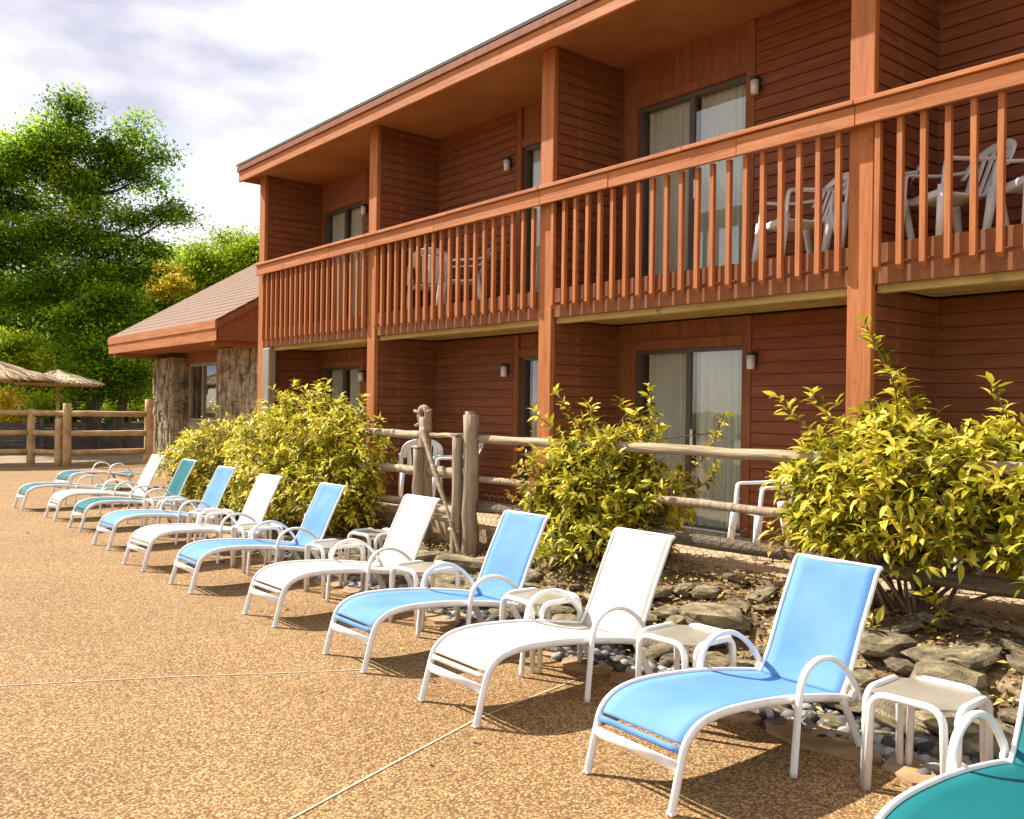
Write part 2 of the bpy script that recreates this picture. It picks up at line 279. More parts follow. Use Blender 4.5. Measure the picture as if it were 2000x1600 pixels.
# ------------------------------------------------------------------ ground, deck, patio, planting bed
def smooth(t): t = np.clip(t, 0, 1); return t*t*(3-2*t)
def deck_edge(Y): return 4.42+1.5*smooth((Y-9.5)/6.5)+2.9*smooth((Y-17.0)/4.5)
def bed_z(X, Y):
    h = .46-.22*smooth((Y-6.0)/1.6)+.16*smooth((Y-9.0)/1.5)-.30*smooth((Y-12.0)/4.5)
    e = deck_edge(Y); t = smooth((X-(e+.45))/(1.25)); z = h*t
    z = z+(.42-z)*smooth((X-6.25)/.4)*(Y < 17)
    return z-.035
def grid(name, xs, ys, zf, m, noise=0, smoothf=True):
    X, Y = np.meshgrid(xs, ys); Z = zf(X, Y)
    if noise:
        Z = Z+np.array([[mnoise.noise(Vector((x*3.1, y*3.1, 0)))*noise+mnoise.noise(Vector((x*11, y*11, 4)))*noise*.4 for x, y in zip(a, b)] for a, b in zip(X, Y)])
    V = np.stack([X, Y, Z], -1).reshape(-1, 3); nx, ny = len(xs), len(ys)
    i = (np.arange(ny-1)[:, None]*nx+np.arange(nx-1)).ravel(); F = np.stack([i, i+1, i+nx+1, i+nx], 1)
    return link(name, np_mesh(name, V, F, smooth=smoothf), m)
kind(grid('ground', np.linspace(-400, 500, 12), np.linspace(-300, 700, 12), lambda X, Y: X*0-.12, GRASS), 'structure')
Ys = np.concatenate([[-14], np.linspace(-8, 22, 61), [28.95]])
V = np.array([[x, y, 0.0] for y in Ys for x in (-40.0, float(deck_edge(y)) if y < 28 else 11.5)])
F = np.array([[2*i, 2*i+1, 2*i+3, 2*i+2] for i in range(len(Ys)-1)])
kind(link('pool_deck', np_mesh('pool_deck', V, F), AGG), 'structure')
kind(grid('planting_bed', np.linspace(4.2, 9.4, 66), np.linspace(-5, 21.5, 190), lambda X, Y: np.where(X < deck_edge(Y)-.08, -.05, np.maximum(bed_z(X, Y), -.035)), SOIL, .025), 'structure')
kind(box('patio', 6.16, 8.9, -6, 15.7, -.05, .47, PATIO), 'structure')
kind(grid('lower_terrace', np.linspace(-40, 30, 8), np.linspace(28.95, 36, 4), lambda X, Y: X*0-.03, mat('brown_terrace', (.20, .14, .085), .9, (.34, .25, .16), 1.2, (1, 1, 1), .4, 20, spec=.2)), 'structure')
# deck seams: real grooves filled with pale joint strips, slightly proud
SEAM = mat('joint_filler', (.40, .29, .19), .9, (.55, .43, .30), 12, spec=.15)
def seam(pts, w=.016):
    bm = bmesh.new(); pts = [Vector(p) for p in pts]; Lr = []
    for i, p in enumerate(pts):
        t = (pts[min(i+1, len(pts)-1)]-pts[max(i-1, 0)]).normalized(); s = Vector((-t.y, t.x, 0))*w*.5
        Lr.append((bm.verts.new(p+s), bm.verts.new(p-s)))
    for a, b in zip(Lr, Lr[1:]): bm.faces.new((a[0], a[1], b[1], b[0]))
    o = link('deck_joint', fin(bm, 'deck_joint'), SEAM); kind(o, 'structure'); return o
seam([(1.0, 3.25, .004), (1.79, 3.66, .004), (2.5, 3.93, .004), (3.21, 4.19, .004), (4.40, 4.45, .004)])
seam([(-6, 9.6, .004), (1.17, 6.50, .004), (2.1, 6.05, .004), (2.97, 5.56, .004), (3.3, 5.40, .004)], .013)
seam([(-12, 25.2, .004), (3.78, 21.31, .004), (8.6, 20.2, .004)], .03)

# ------------------------------------------------------------------ the motel
motel = thing('motel_building', 'two-storey motel wing in red-brown stained wood with balconies and sliding doors', 'building', (0, 0, 0))
PY = [0.05, 4.0, 7.93, 11.85, 15.78]      # posts along the front
XR = 8.12                                  # rear wall of the balconies
for i, y in enumerate(PY):
    w = .22
    box('post', 6.98, 7.05, y-w/2, y+w/2, .30, 5.99, POST, motel, .006)
box('corner_pier', 6.96, 7.10, 15.36, 15.665, -.05, 2.85, CONC, motel, .02)
# roof: slab, two-step fascia, soffit
Y0R, Y1R = -6.0, 16.05
def roofpart(name, poly, y0, y1, m): bm = bmesh.new(); prism_bm(bm, poly, 'y', y0, y1); return link(name, fin(bm, name), m, motel)
roofpart('roof', [(6.60, 6.16), (6.60, 6.20), (12.0, 8.3), (17.4, 6.2), (17.4, 6.10), (12.0, 8.16)], Y0R, Y1R+.04, ROOFM)
roofpart('soffit', [(6.66, 6.0), (9.4, 6.0), (9.4, 6.03), (6.66, 6.03)], Y0R, Y1R-.03, SOFF)
box('fascia_board', 6.635, 6.675, Y0R, Y1R, 5.88, 6.055, RAILW, motel, .004)
box('fascia_board', 6.605, 6.655, Y0R, Y1R+.02, 6.058, 6.15, TRIM, motel, .004)  # darker trim brown: dark shingle edge plus shade put into the colour
box('gable_board', 6.68, 12, Y1R-.028, Y1R, 5.9, 6.14, RAILW, motel)
box('upper_storey', 8.95, 16.6, Y0R, 15.78, 3.0, 5.995, DARKM, motel)
box('lower_storey', 8.95, 16.6, Y0R, 15.78, -.05, 2.995, DARKM, motel)
bx = box('end_wall', 7.35, 16.6, 15.79, 15.87, .1, 5.99, SIDE, motel)

def lap(name, length, depth, expo, axis):
    """one lap-siding board; origin at its lower outer corner; runs along 'axis'"""
    bm = bmesh.new(); h = expo+.012
    poly = [(0, 0), (.006-depth*0, h), (depth, h), (depth, 0)] if axis == 'y' else [(0, 0), (.006, h), (depth, h), (depth, 0)]
    if axis == 'y':   # face looks to -X, runs +Y
        prism_bm(bm, [(-.030, 0), (-.014, h), (.004, h), (.004, 0)], 'y', 0, length)
    else:             # face looks to -Y, runs +X
        prism_bm(bm, [(-.030, 0), (-.014, h), (.004, h), (.004, 0)], 'x', 0, length)
    return fin(bm, name)
def wall(name, axis, c, a0, a1, z0, z1, thick, individual=True, expo=.118):
    """panel with lap boards: axis 'y' = rear wall at X=c facing -X, axis 'x' = divider whose -Y face is at Y=c"""
    if axis == 'y': p = box(name, c, c+thick, a0, a1, z0, z1, SIDE, motel)
    else: p = box(name, a0, a1, c, c+thick, z0, z1, SIDE, motel)
    nb = int((z1-z0-.02)/expo); ex = (z1-z0-.012)/nb
    me = lap('siding_board', a1-a0-.006, .02, ex-.018, axis); me.materials.append(SIDE if axis == 'y' else SIDEX)
    if individual:
        for k in range(nb):
            o = link('siding_board', me, None, p); j = random.uniform(-.0015, .0015)
            o.location = ((c-.004+j, a0+.003, z0+k*ex) if axis == 'y' else (a0+.003, c-.004+j, z0+k*ex))
    else:
        bm = bmesh.new()
        for k in range(nb):
            off = Vector((c-.004, a0+.003, z0+k*ex) if axis == 'y' else (a0+.003, c-.004, z0+k*ex))
            t = bmesh.new(); t.from_mesh(me); t.transform(Matrix.Translation(off)); tm = bpy.data.meshes.new('t'); t.to_mesh(tm); bm.from_mesh(tm); t.free()
        kind(link('siding_boards', fin(bm, 'siding_boards'), SIDE if axis == 'y' else SIDEX, p), 'stuff')
    return p
FL = [(.475, 2.845), (3.20, 5.995)]
# doors per bay: (y0, y1, side with lamp)
BAYS = [(PY[0], PY[1], .30, 1.95, +1), (PY[1], PY[2], 5.98, 7.56, -1), (PY[2], PY[3], 8.13, 9.73, +1), (PY[3], PY[4], 14.1, 15.55, -1)]
def curtain(y0, y1, x, z0, z1, parent, seed):
    r = np.random.default_rng(seed); n = 90; ys = np.linspace(y0, y1, n); ph = np.cumsum(r.uniform(.3, .75, n)); dx = .022*np.sin(ph)+.008*r.normal(size=n)
    top = np.stack([x+dx*.6, ys, np.full(n, z1)], 1); mid = np.stack([x+dx, ys+.004*r.normal(size=n), np.full(n, (z0+z1)/2)], 1); bot = np.stack([x+dx*1.25, ys, np.full(n, z0)], 1)
    V = np.concatenate([top, mid, bot]); i = np.arange(n-1); F = np.concatenate([np.stack([i, i+1, i+n+1, i+n], 1), np.stack([i+n, i+n+1, i+2*n+1, i+2*n], 1)])
    return link('curtain', np_mesh('curtain', V, F, smooth=True), CURT, parent)
for bi, (ya, yb, d0, d1, ls) in enumerate(BAYS):
    a, b = ya+.09, yb-.09
    for fi, (z0, z1) in enumerate(FL):
        zt = 2.53 if fi == 0 else 5.45; zb = z0 if fi == 0 else 3.25
        # siding part of the rear wall
        if ls < 0: s0, s1 = a, d0-.12; p0, p1 = d1, b
        else: s0, s1 = d1+.12, b; p0, p1 = a, d0
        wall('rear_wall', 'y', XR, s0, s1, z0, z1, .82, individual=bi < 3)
        box('flat_panel', XR+.002, XR+.82, min(p0, p1), max(p0, p1), z0, z1, TRIM, motel)
        box('header_panel', XR+.002, XR+.82, d0-.118, d1 if ls < 0 else d1+.118, zt, z1, TRIM, motel) if ls < 0 else box('header_panel', XR+.002, XR+.82, d0, d1+.118, zt, z1, TRIM, motel)
        jy0, jy1 = (d0-.118, d0) if ls < 0 else (d1, d1+.118)
        box('jamb_panel', XR+.002, XR+.82, jy0, jy1, z0, zt-.002, TRIM, motel)
        if fi == 1: box('sill_panel', XR+.002, XR+.82, d0, d1, z0, zb, TRIM, motel)
        # door trim boards
        box('door_casing', XR-.03, XR-.001, jy0+.004, jy1-.004, z0+.002, z1-.004, TRIM, motel, .004)
        box('door_casing', XR-.024, XR-.001, d0+.0, d1, zt+.0, zt+.11, TRIM, motel, .004)
        # sliding door
        g = link('sliding_door', None, None, motel); g.empty_display_size = .1
        t = .045
        for (y0_, y1_, z0_, z1_) in ((d0, d1, zt-t, zt), (d0, d1, zb, zb+t), (d0, d0+t, zb+t, zt-t), (d1-t, d1, zb+t, zt-t)):
            box('frame_bar', XR+.03, XR+.12, y0_+.001, y1_-.001, z0_, z1_, FRAME, g)
        ym = (d0+d1)/2
        box('meeting_stile', XR+.045, XR+.105, ym-.035, ym+.035, zb+t, zt-t, FRAME, g)
        box('door_handle', XR+.018, XR+.044, ym-.075, ym-.05, (zb+zt)/2-.12, (zb+zt)/2+.10, ALU, g, .004)
        box('door_track', XR+.002, XR+.029, d0+.002, d1-.002, zb+.001, zb+.02, ALU, g)
        box('glass_pane', XR+.062, XR+.068, d0+t, ym-.035, zb+t, zt-t, GLASS, g)
        box('glass_pane', XR+.084, XR+.090, ym+.035, d1-t, zb+t, zt-t, GLASS, g)
        curtain(d0+.03, ym-.02, XR+.17, zb, zt-.03, g, bi*7+fi); curtain(ym+.07, d1-(.10 if fi == 0 else .04), XR+.15, zb, zt-.02, g, bi*7+fi+3)
        box('dark_interior', XR+.78, XR+.81, d0, d1, zb, zt, DARKM, motel)
        # lamp
        ly = d0-.16 if ls < 0 else d1+.24; lz = 2.34 if fi == 0 else 5.24
        lp = thing('wall_lamp', ['small cylinder lamp beside the right-hand sliding door', 'small cylinder lamp right of the wide central sliding door', 'small cylinder lamp left of the door half hidden by a post', 'small cylinder lamp by the farthest sliding door'][bi]+[' on the ground floor', ' on the balcony floor'][fi], 'lamp', (XR-.06, ly, lz), 0, 'wall lamps beside the sliding doors')
        bm = bmesh.new(); box_bm(bm, .0, .035, -.04, .04, -.02, .10, .004); link('bracket', fin(bm, 'b'), BLACK, lp)
        bm = bmesh.new(); bmesh.ops.create_cone(bm, segments=16, radius1=.05, radius2=.05, depth=.035, cap_ends=True); bmesh.ops.translate(bm, verts=bm.verts, vec=(-.035, 0, .085)); link('cap', fin(bm, 'c', False), BLACK, lp)
        bm = bmesh.new(); bmesh.ops.create_cone(bm, segments=16, radius1=.042, radius2=.046, depth=.145, cap_ends=True); bmesh.ops.translate(bm, verts=bm.verts, vec=(-.035, 0, -.006)); link('glass_shade', fin(bm, 's', True), LAMPG, lp)
# dividers
for i, y in enumerate(PY[1:]):
    for fi, (z0, z1) in enumerate(FL):
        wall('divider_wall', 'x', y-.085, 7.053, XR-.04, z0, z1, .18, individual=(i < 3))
        box('corner_trim', XR-.038, XR-.012, y-.118, y-.088, z0, z1-.005, TRIM, motel)
# balcony slab
for i in range(4):
    ya, yb = PY[i]+.114, PY[i+1]-.114
    box('balcony_floor', 7.052, XR-.03, ya, yb, 3.10, 3.185, RAWW, motel)
    box('rim_joist', 7.0, 7.045, ya, yb, 2.865, 3.195, TRIM, motel, .003)
    box('rim_board', 6.99, 6.998, ya+.003, yb-.003, 3.03, 3.038, SIDE, motel)
    box('ledger_board', XR-.10, XR-.03, ya, yb, 2.86, 3.09, RAWW, motel)
    box('beam', 7.055, 7.14, ya, yb, 2.80, 3.09, RAWW, motel, .004)
    box('deck_underside', 7.15, XR-.11, ya, yb, 2.855, 2.87, RAWW, motel)
    # railing with its balusters
    r = link('balcony_railing', None, None, motel)
    y0, y1 = PY[i], PY[i+1]
    for nm, xa, xb, za, zb_, js in (('handrail', 6.845, 7.06, 4.335, 4.375, (.0, .46, 1)), ('rail_board', 6.875, 6.915, 4.165, 4.331, (.0, .30, .72, 1) if i % 2 else (0, .55, 1))):
        for j0, j1 in zip(js, js[1:]):
            dx, dz = random.uniform(-.003, .003), random.uniform(-.002, .002)
            box(nm, xa+dx, xb+dx, y0+(y1-y0)*j0+.002, y0+(y1-y0)*j1-.002, za+dz, zb_+dz, RAILW, r, .005)
    bm = bmesh.new(); prism_bm(bm, [(-.0225, 1.20), (.0225, 1.20), (.0225, .0), (-.0225, .035)], 'y', -.0225, .0225)
    me = fin(bm, 'baluster'); me.materials.append(POST)
    nb = 20
    for k in range(nb):
        o = link('baluster', me, None, r); o.location = (6.945+random.uniform(-.002, .002), ya+.06+(yb-ya-.12)*k/(nb-1)+random.uniform(-.004, .004), 2.962); o.rotation_euler = (random.uniform(-.004, .004), 0, random.uniform(-.02, .02))
sp = thing('sprinkler_head', 'tiny pale sprinkler head on the upper balcony ceiling', 'sprinkler', (7.75, 5.15, 5.995))
bm = bmesh.new(); bmesh.ops.create_cone(bm, segments=12, radius1=.022, radius2=.03, depth=.02, cap_ends=True); bmesh.ops.translate(bm, verts=bm.verts, vec=(0, 0, -.012)); link('flange', fin(bm, 'f'), LAMPG, sp)
bm = bmesh.new(); bmesh.ops.create_cone(bm, segments=10, radius1=.014, radius2=.008, depth=.03, cap_ends=True); bmesh.ops.translate(bm, verts=bm.verts, vec=(0, 0, -.038)); link('nozzle', fin(bm, 'f'), LAMPG, sp)

# ------------------------------------------------------------------ the low annex
annex = thing('annex_building', 'low annex with pale sloping shingle roof, brown fascia and rough stone piers', 'building', (0, 0, 0))
def apart(name, poly, axis, a, b, m): bm = bmesh.new(); prism_bm(bm, poly, axis, a, b); return link(name, fin(bm, name), m, annex)
EX, AY0, AY1 = 7.50, 19.2, 27.1
RS = .60
ncr = 22
for k in range(ncr):   # shingle courses, each lapping the one below
    x0 = EX-.04+k*.235; x1 = x0+.27; z0 = 3.66+(x0-EX)*RS; z1 = 3.66+(x1-EX)*RS
    apart('shingle_course', [(x0, z0+.022), (x1, z1+.006), (x1, z1-.02), (x0, z0-.012)], 'y', AY0-.03, AY1+.03, ROOFL)
apart('roof_deck', [(EX, 3.56), (EX+5.1, 3.56+5.1*RS), (EX+5.1, 3.63+5.1*RS), (EX, 3.63)], 'y', AY0, AY1, SOFF)
box('fascia_board', EX-.05, EX-.004, AY0-.02, AY1+.02, 3.46, 3.645, RAILW, annex, .004)
box('fascia_board', EX-.025, EX-.003, AY0-.02, AY1+.02, 3.20, 3.457, RAILW, annex, .004)
apart('gable_board', [(EX+.0, 3.46), (EX+5, 3.46+5*RS), (EX+5, 3.62+5*RS), (EX, 3.62)], 'y', AY0-.025, AY0-.002, TRIM)
apart('gable_wall', [(EX+.02, 3.215), (EX+5, 3.215), (EX+5, 3.5+5*RS), (EX+.02, 3.5)], 'y', AY0, AY0+.1, SIDE)
box('soffit', EX+.005, 9.05, AY0+.102, AY1-.02, 3.225, 3.25, SOFF, annex)
box('header_beam', 8.95, 9.25, AY0+.11, AY1-.05, 2.93, 3.22, TRIM, annex)
box('rafter_tail', EX+.02, 8.9, AY0+.2, AY0+.34, 3.10, 3.22, SOFF, annex)
box('rafter_tail', EX+.02, 8.9, AY1-.5, AY1-.36, 3.10, 3.22, SOFF, annex)
def stone_block(name, x0, x1, y0, y1, z0, z1, parent):
    p = box(name, x0+.03, x1-.03, y0+.03, y1-.03, z0, z1, STONE, parent)
    bm = bmesh.new()
    for (ax, a0, a1) in (('y', y0, y1), ('x', x0, x1)):
        a = a0
        while a < a1-.01:
            w = min(random.uniform(.09, .24), a1-a)
            if a1-(a+w) < .08: w = a1-a
            z = z0
            while z < z1-.02:
                h = min(random.uniform(.12, .55), z1-z); pr = random.uniform(-.005, .045)
                if ax == 'y': box_bm(bm, x0-pr, x0+.06, a+.004, a+w-.004, z+.004, z+h-.004, .014)
                else: box_bm(bm, a+.004, a+w-.004, y0-pr, y0+.06, z+.004, z+h-.004, .014)
                z += h
            a += w
    for v in bm.verts: q = mnoise.noise_vector(v.co*4)*.022; v.co += q
    kind(link('stone_facing', fin(bm, 'stone_facing'), STONE, p), 'stuff')
stone_block('stone_pier', 8.55, 9.25, 25.0, 26.5, -.05, 3.10, annex)
stone_block('stone_wall', 8.60, 9.3, 19.32, 21.9, -.05, 3.20, annex)
box('knee_wall', 8.95, 9.25, 21.93, 24.97, -.05, 1.35, CONC, annex)
win = link('window', None, None, annex)
for (a, b, c, d) in ((21.95, 24.95, 2.84, 2.925), (21.95, 24.95, 1.36, 1.44), (21.95, 22.03, 1.445, 2.835), (24.87, 24.95, 1.445, 2.835), (22.92, 23.0, 1.445, 2.835), (23.90, 23.98, 1.445, 2.835)):
    box('frame_bar', 8.98, 9.08, a, b, c, d, CONC, win)
for (a, b) in ((22.035, 22.915), (23.005, 23.895), (23.985, 24.865)): box('glass_pane', 9.02, 9.03, a, b, 1.445, 2.835, GLASS, win)
box('interior_wall', 12.2, 12.4, 19.32, 27.0, -.05, 5.5, DARKM, annex)
box('side_wall', 9.3, 12.18, 26.9, 27.0, -.05, 3.6, SIDE, annex)

# ------------------------------------------------------------------ loungers
RAILP = [(0, 0), (.025, .09), (.055, .20), (.085, .29), (.135, .345), (.22, .382), (.36, .398), (.58, .392), (.80, .374), (1.02, .345), (1.22, .312), (1.42, .272)]
def prof(s):
    P = smooth_path([(a, 0, b) for a, b in RAILP], 6)
    return P
RP = prof(0)
def interp_rail(s):
    for a, b in zip(RP, RP[1:]):
        if a.x <= s <= b.x: t = (s-a.x)/(b.x-a.x); return a.z+(b.z-a.z)*t
    return RP[-1].z
BACKP = smooth_path([(1.30, 0, .300), (1.38, 0, .43), (1.47, 0, .63), (1.57, 0, .83), (1.625, 0, .935), (1.675, 0, .945)], 6)
HW = .265
def sheet(name, path, hw, m, parent, sag=.012, thick=.006, cross=8, seed=0):
    """fabric sheet stretched between two rails along a path in the XZ plane"""
    bm = bmesh.new(); rows = []
    r = random.Random(seed); ph = r.random()*9
    for i, p in enumerate(path):
        t = (path[min(i+1, len(path)-1)]-path[max(i-1, 0)]).normalized(); n = Vector((-t.z, 0, t.x)); row = []
        for j in range(cross+1):
            u = -1+2*j/cross; d = -sag*(1-u*u)*min(1, min(i, len(path)-1-i)/5)
            d += .0035*math.sin(ph+u*4+i*.35)*(1-u*u)
            row.append(bm.verts.new(p+n*(d+.004)+Vector((0, u*hw, 0))))
        rows.append(row)
    for A, B in zip(rows, rows[1:]):
        for j in range(cross): bm.faces.new((A[j], A[j+1], B[j+1], B[j]))
    me = fin(bm, name, True); o = link(name, me, m, parent)
    md = o.modifiers.new('thickness', 'SOLIDIFY'); md.thickness = thick; md.offset = 0
    return o
def make_lounger(label, slm, flat=False, group=None):
    t = thing('sun_lounger', label, 'sun lounger', group=group)
    fr = ALU
    for s in (-1, 1):
        tube('side_rail', [Vector((p.x, s*(HW+.02), p.z)) for p in RP], .0155, fr, t, rb=.023, seg=8, side=(0, 1, 0))
        arm = smooth_path([(.815, s*(HW+.062), 0), (.835, s*(HW+.062), .22), (.855, s*(HW+.062), .40), (.90, s*(HW+.060), .50), (1.0, s*(HW+.058), .548), (1.12, s*(HW+.056), .54), (1.24, s*(HW+.054), .475), (1.33, s*(HW+.050), .375), (1.385, s*(HW+.044), .275)], 5)
        tube('armrest', arm, .0215, fr, t, rb=.015, seg=8, side=(0, 1, 0))
        leg = [Vector((1.27, s*(HW+.022), .30)), Vector((1.34, s*(HW+.026), .18)), Vector((1.44, s*(HW+.030), 0))]
        tube('rear_leg', smooth_path(leg, 4), .013, fr, t, rb=.028, seg=8, side=(0, 1, 0))
        box('foot_cap', -.017, .017, s*(HW+.02)-.018, s*(HW+.02)+.018, 0, .014, fr, t, .003)
        bm = bmesh.new(); bmesh.ops.create_cone(bm, segments=10, radius1=.022, radius2=.022, depth=.02, cap_ends=True); bmesh.ops.rotate(bm, verts=bm.verts, matrix=Matrix.Rotation(PI/2, 3, 'X')); bmesh.ops.translate(bm, verts=bm.verts, vec=(1.33, s*(HW+.045), .315)); link('hinge_knob', fin(bm, 'k'), fr, t)
    for (x, z, rb) in ((.044, .203, .033), (.60, .352, .012), (1.40, .252, .022)):
        tube('crossbar', [(x, -HW-.012, z), (x, HW+.012, z)], .010, fr, t, rb=rb, seg=8, side=(1, 0, .28))
    seat = [p for p in RP if .079 <= p.x <= 1.30]
    sheet('seat_sling', seat, HW+.006, slm, t, .016, seed=1)
    fp = [Vector((.066, 0, .252)), Vector((.070, 0, .266)), Vector((.075, 0, .280))]
    sheet('sling_hem', fp, HW+.002, slm, t, 0, .012, seed=3)
    bp = BACKP if not flat else [Vector((1.30+ (p-BACKP[0]).length, 0, .30+.03*math.sin(i*.2))) for i, p in enumerate(BACKP)]
    sheet('back_sling', bp, HW-.006, slm, t, .012, seed=2)
    bf = [Vector((p.x-.004, 0, p.z)) for p in bp[:-3]]
    pth = [Vector((p.x, -HW-.004, p.z)) for p in bf]+[Vector((p.x, HW+.004, p.z)) for p in bf[::-1]]
    tube('back_frame', round_path(pth, .05, 4), .013, fr, t, rb=.013, seg=8)
    return t
def dup(root, loc=None, rz=None, label=None, swap=None):
    r = root.copy(); COL.objects.link(r)
    if loc is not None: r.location = loc
    if rz is not None: r.rotation_euler = (0, 0, rz)
    if label: r['label'] = label
    for ch in list(root.children):
        c = ch.copy(); COL.objects.link(c); c.parent = r
        if swap and c.data.materials and c.data.materials[0] in swap:
            key = (c.data.name, swap[c.data.materials[0]].name)
            if key not in dup.cache:
                d = c.data.copy(); d.materials[0] = swap[c.data.materials[0]]; dup.cache[key] = d
            c.data = dup.cache[key]
        for g in list(ch.children):
            k = g.copy(); COL.objects.link(k); k.parent = c
    return r
dup.cache = {}
G = 'sling loungers lined up along the planting bed'
LG = [(SL_B, 3.153, 2.949, -3.3, 'blue sling lounger nearest the camera, next to the side table at the right'),
      (SL_W, 3.127, 4.37, -1.5, 'large white sling lounger between the two nearest blue ones, foot by the deck joint'),
      (SL_B, 3.158, 5.671, -1.3, 'blue sling lounger in front of the tall split log post'),
      (SL_W, 3.215, 7.214, .9, 'white sling lounger whose back hides the foot of the knobbly log post'),
      (SL_B, 3.154, 8.913, -1, 'blue sling lounger in front of the right side of the round bush'),
      (SL_W, 3.142, 10.349, 2.8, 'white sling lounger in front of the round bush, between two blue ones'),
      (SL_B, 3.26, 12.037, 1.6, 'blue sling lounger farthest from the camera, beside the teal one'),
      (SL_T, 3.42, 13.95, 0, 'teal sling lounger with raised back, between the far blue and far white ones'),
      (SL_W, 3.42, 15.40, 0, 'white sling lounger with raised back at the far end of the row')]
proto = make_lounger(LG[0][4], SL_B, group=G)
for i, (sm, x, y, a, lab) in enumerate(LG):
    a = math.radians(a)
    if i == 0: proto.location = (x, y, 0.002); proto.rotation_euler = (0, 0, a)
    else: dup(proto, (x, y, .002), a, lab, {SL_B: sm} if sm != SL_B else None)
dup(proto, (2.875, 1.35, .002), math.radians(1.5), 'teal sling lounger cut off by the right edge at the very front', {SL_B: SL_T})
flat = make_lounger('teal sling lounger laid flat beyond the last raised white one', SL_T, True, G); flat.location = (3.3, 17.1, .002)
dup(flat, (4.6, 19.9, .002), math.radians(14), 'teal sling lounger laid flat farthest away, turned slightly', None)

# side tables
def make_table():
    t = thing('side_table', '', 'side table', group='low white side tables between the loungers')
    h, w = .47, .205
    c = .06
    bm = bmesh.new(); prism_bm(bm, [(-w+c, -w), (w-c, -w), (w, -w+c), (w, w-c), (w-c, w), (-w+c, w), (-w, w-c), (-w, -w+c)], 'z', h-.018, h-.006); link('table_top', fin(bm, 'top'), FROST, t)
    for k in range(4):
        a = k*PI/2; R = Matrix.Rotation(a, 3, 'Z')
        pth = round_path([R @ Vector(p) for p in ((w+.012, -w+.02, 0), (w+.012, -w+.035, h-.004), (w+.012, w-.035, h-.004), (w+.012, w-.02, 0))], .085, 6)
        tube('leg_frame', pth, .0185, ALU, t, seg=9)
    return t
tb = make_table()
TB = [(4.33, 2.10, 2, 'white side table right of the nearest blue lounger, nearest the camera'),
      (4.28, 3.54, 0, 'white side table between the nearest blue and nearest white loungers'),
      (4.30, 4.88, -2, 'white side table between the large white and second blue loungers'),
      (4.30, 6.36, 3, 'white side table between the second blue lounger and the white one behind it'),
      (4.30, 7.92, 0, 'white side table left of the fourth lounger from the front'),
      (4.95, 8.25, 8, 'white side table set back on the gravel near the log posts'),
      (4.22, 9.55, -3, 'white side table between the third blue lounger and the white one left of it'),
      (4.32, 11.15, 4, 'white side table by the arm of the farthest blue lounger'),
      (4.35, 12.95, 0, 'white side table between the farthest blue and the teal lounger')]
for i, (x, y, a, lab) in enumerate(TB):
    if i == 0: tb.location = (x, y, .002); tb.rotation_euler = (0, 0, math.radians(a)); tb['label'] = lab
    else: dup(tb, (x, y, .002 if x < 4.6 else .03), math.radians(a), lab)

# ------------------------------------------------------------------ resin armchairs
def make_chair():
    t = thing('armchair', '', 'chair', group='white resin armchairs of the rooms')
    # faces +x local; seat height .42
    bm = bmesh.new()
    n = 8
    rows = []
    for i in range(n+1):
        x = .24-.46*i/n; z = .425-.03*math.sin(PI*i/n)-(.018*(i/n)); z -= .03*max(0, (1-i/n)*3-2)
        rows.append([bm.verts.new((x, (-.24+.48*j/8)*(1-.12*i/n), z-.012*(1-((j-4)/4)**2))) for j in range(9)])
    for A, B in zip(rows, rows[1:]):
        for j in range(8): bm.faces.new((A[j], A[j+1], B[j+1], B[j]))
    o = link('seat', fin(bm, 'seat', True), PLAST, t); o.modifiers.new('t', 'SOLIDIFY').thickness = .018
    def bx_(z): return -.215-.16*(z-.42)/.42
    for j in range(5):   # back slats
        y = (j-2)*.082
        path = [(bx_(z)-.02*math.cos((j-2)*.5), y*(1+.25*(z-.42)/.42), z) for z in (.41, .55, .68, .80-.008*(j-2)**2)]
        bm = bmesh.new(); tube_bm(bm, smooth_path(path, 3), .034, .007, seg=6, side=(0, 1, 0)); link('back_slat', fin(bm, 'bs', True), PLAST, t)
    top = smooth_path([(bx_(.62)+.01, -.265, .62), (bx_(.78)-.01, -.24, .765), (bx_(.84)-.03, -.13, .835), (bx_(.85)-.04, 0, .85), (bx_(.84)-.03, .13, .835), (bx_(.78)-.01, .24, .765), (bx_(.62)+.01, .265, .62)], 4)
    bm = bmesh.new(); tube_bm(bm, top, .012, .045, seg=8, side=(1, 0, .3)); link('back_rim', fin(bm, 'br', True), PLAST, t)
    for s in (-1, 1):
        arm = smooth_path([(bx_(.66), s*.262, .69), (-.10, s*.285, .655), (.10, s*.285, .645), (.215, s*.28, .64), (.245, s*.275, .60), (.262, s*.272, .42)], 4)
        bm = bmesh.new(); tube_bm(bm, arm, .034, .016, seg=8, side=(0, 1, 0)); link('armrest', fin(bm, 'ar', True), PLAST, t)
        for (xa, xb, zt) in ((.262, .315, .43), (-.205, -.30, .46)):
            bm = bmesh.new(); tube_bm(bm, [(xa, s*.262, zt), (xb, s*.295, .0)], .040, .030, seg=8, side=(1, 0, 0), radii=[1.15, .75]); link('leg', fin(bm, 'lg', True), PLAST, t)
    bm = bmesh.new(); tube_bm(bm, [(.235, -.26, .40), (.235, .26, .40)], .008, .028, seg=8, side=(1, 0, 0)); link('apron', fin(bm, 'ap', True), PLAST, t)
    return t
ch = make_chair(); UZ = 3.187
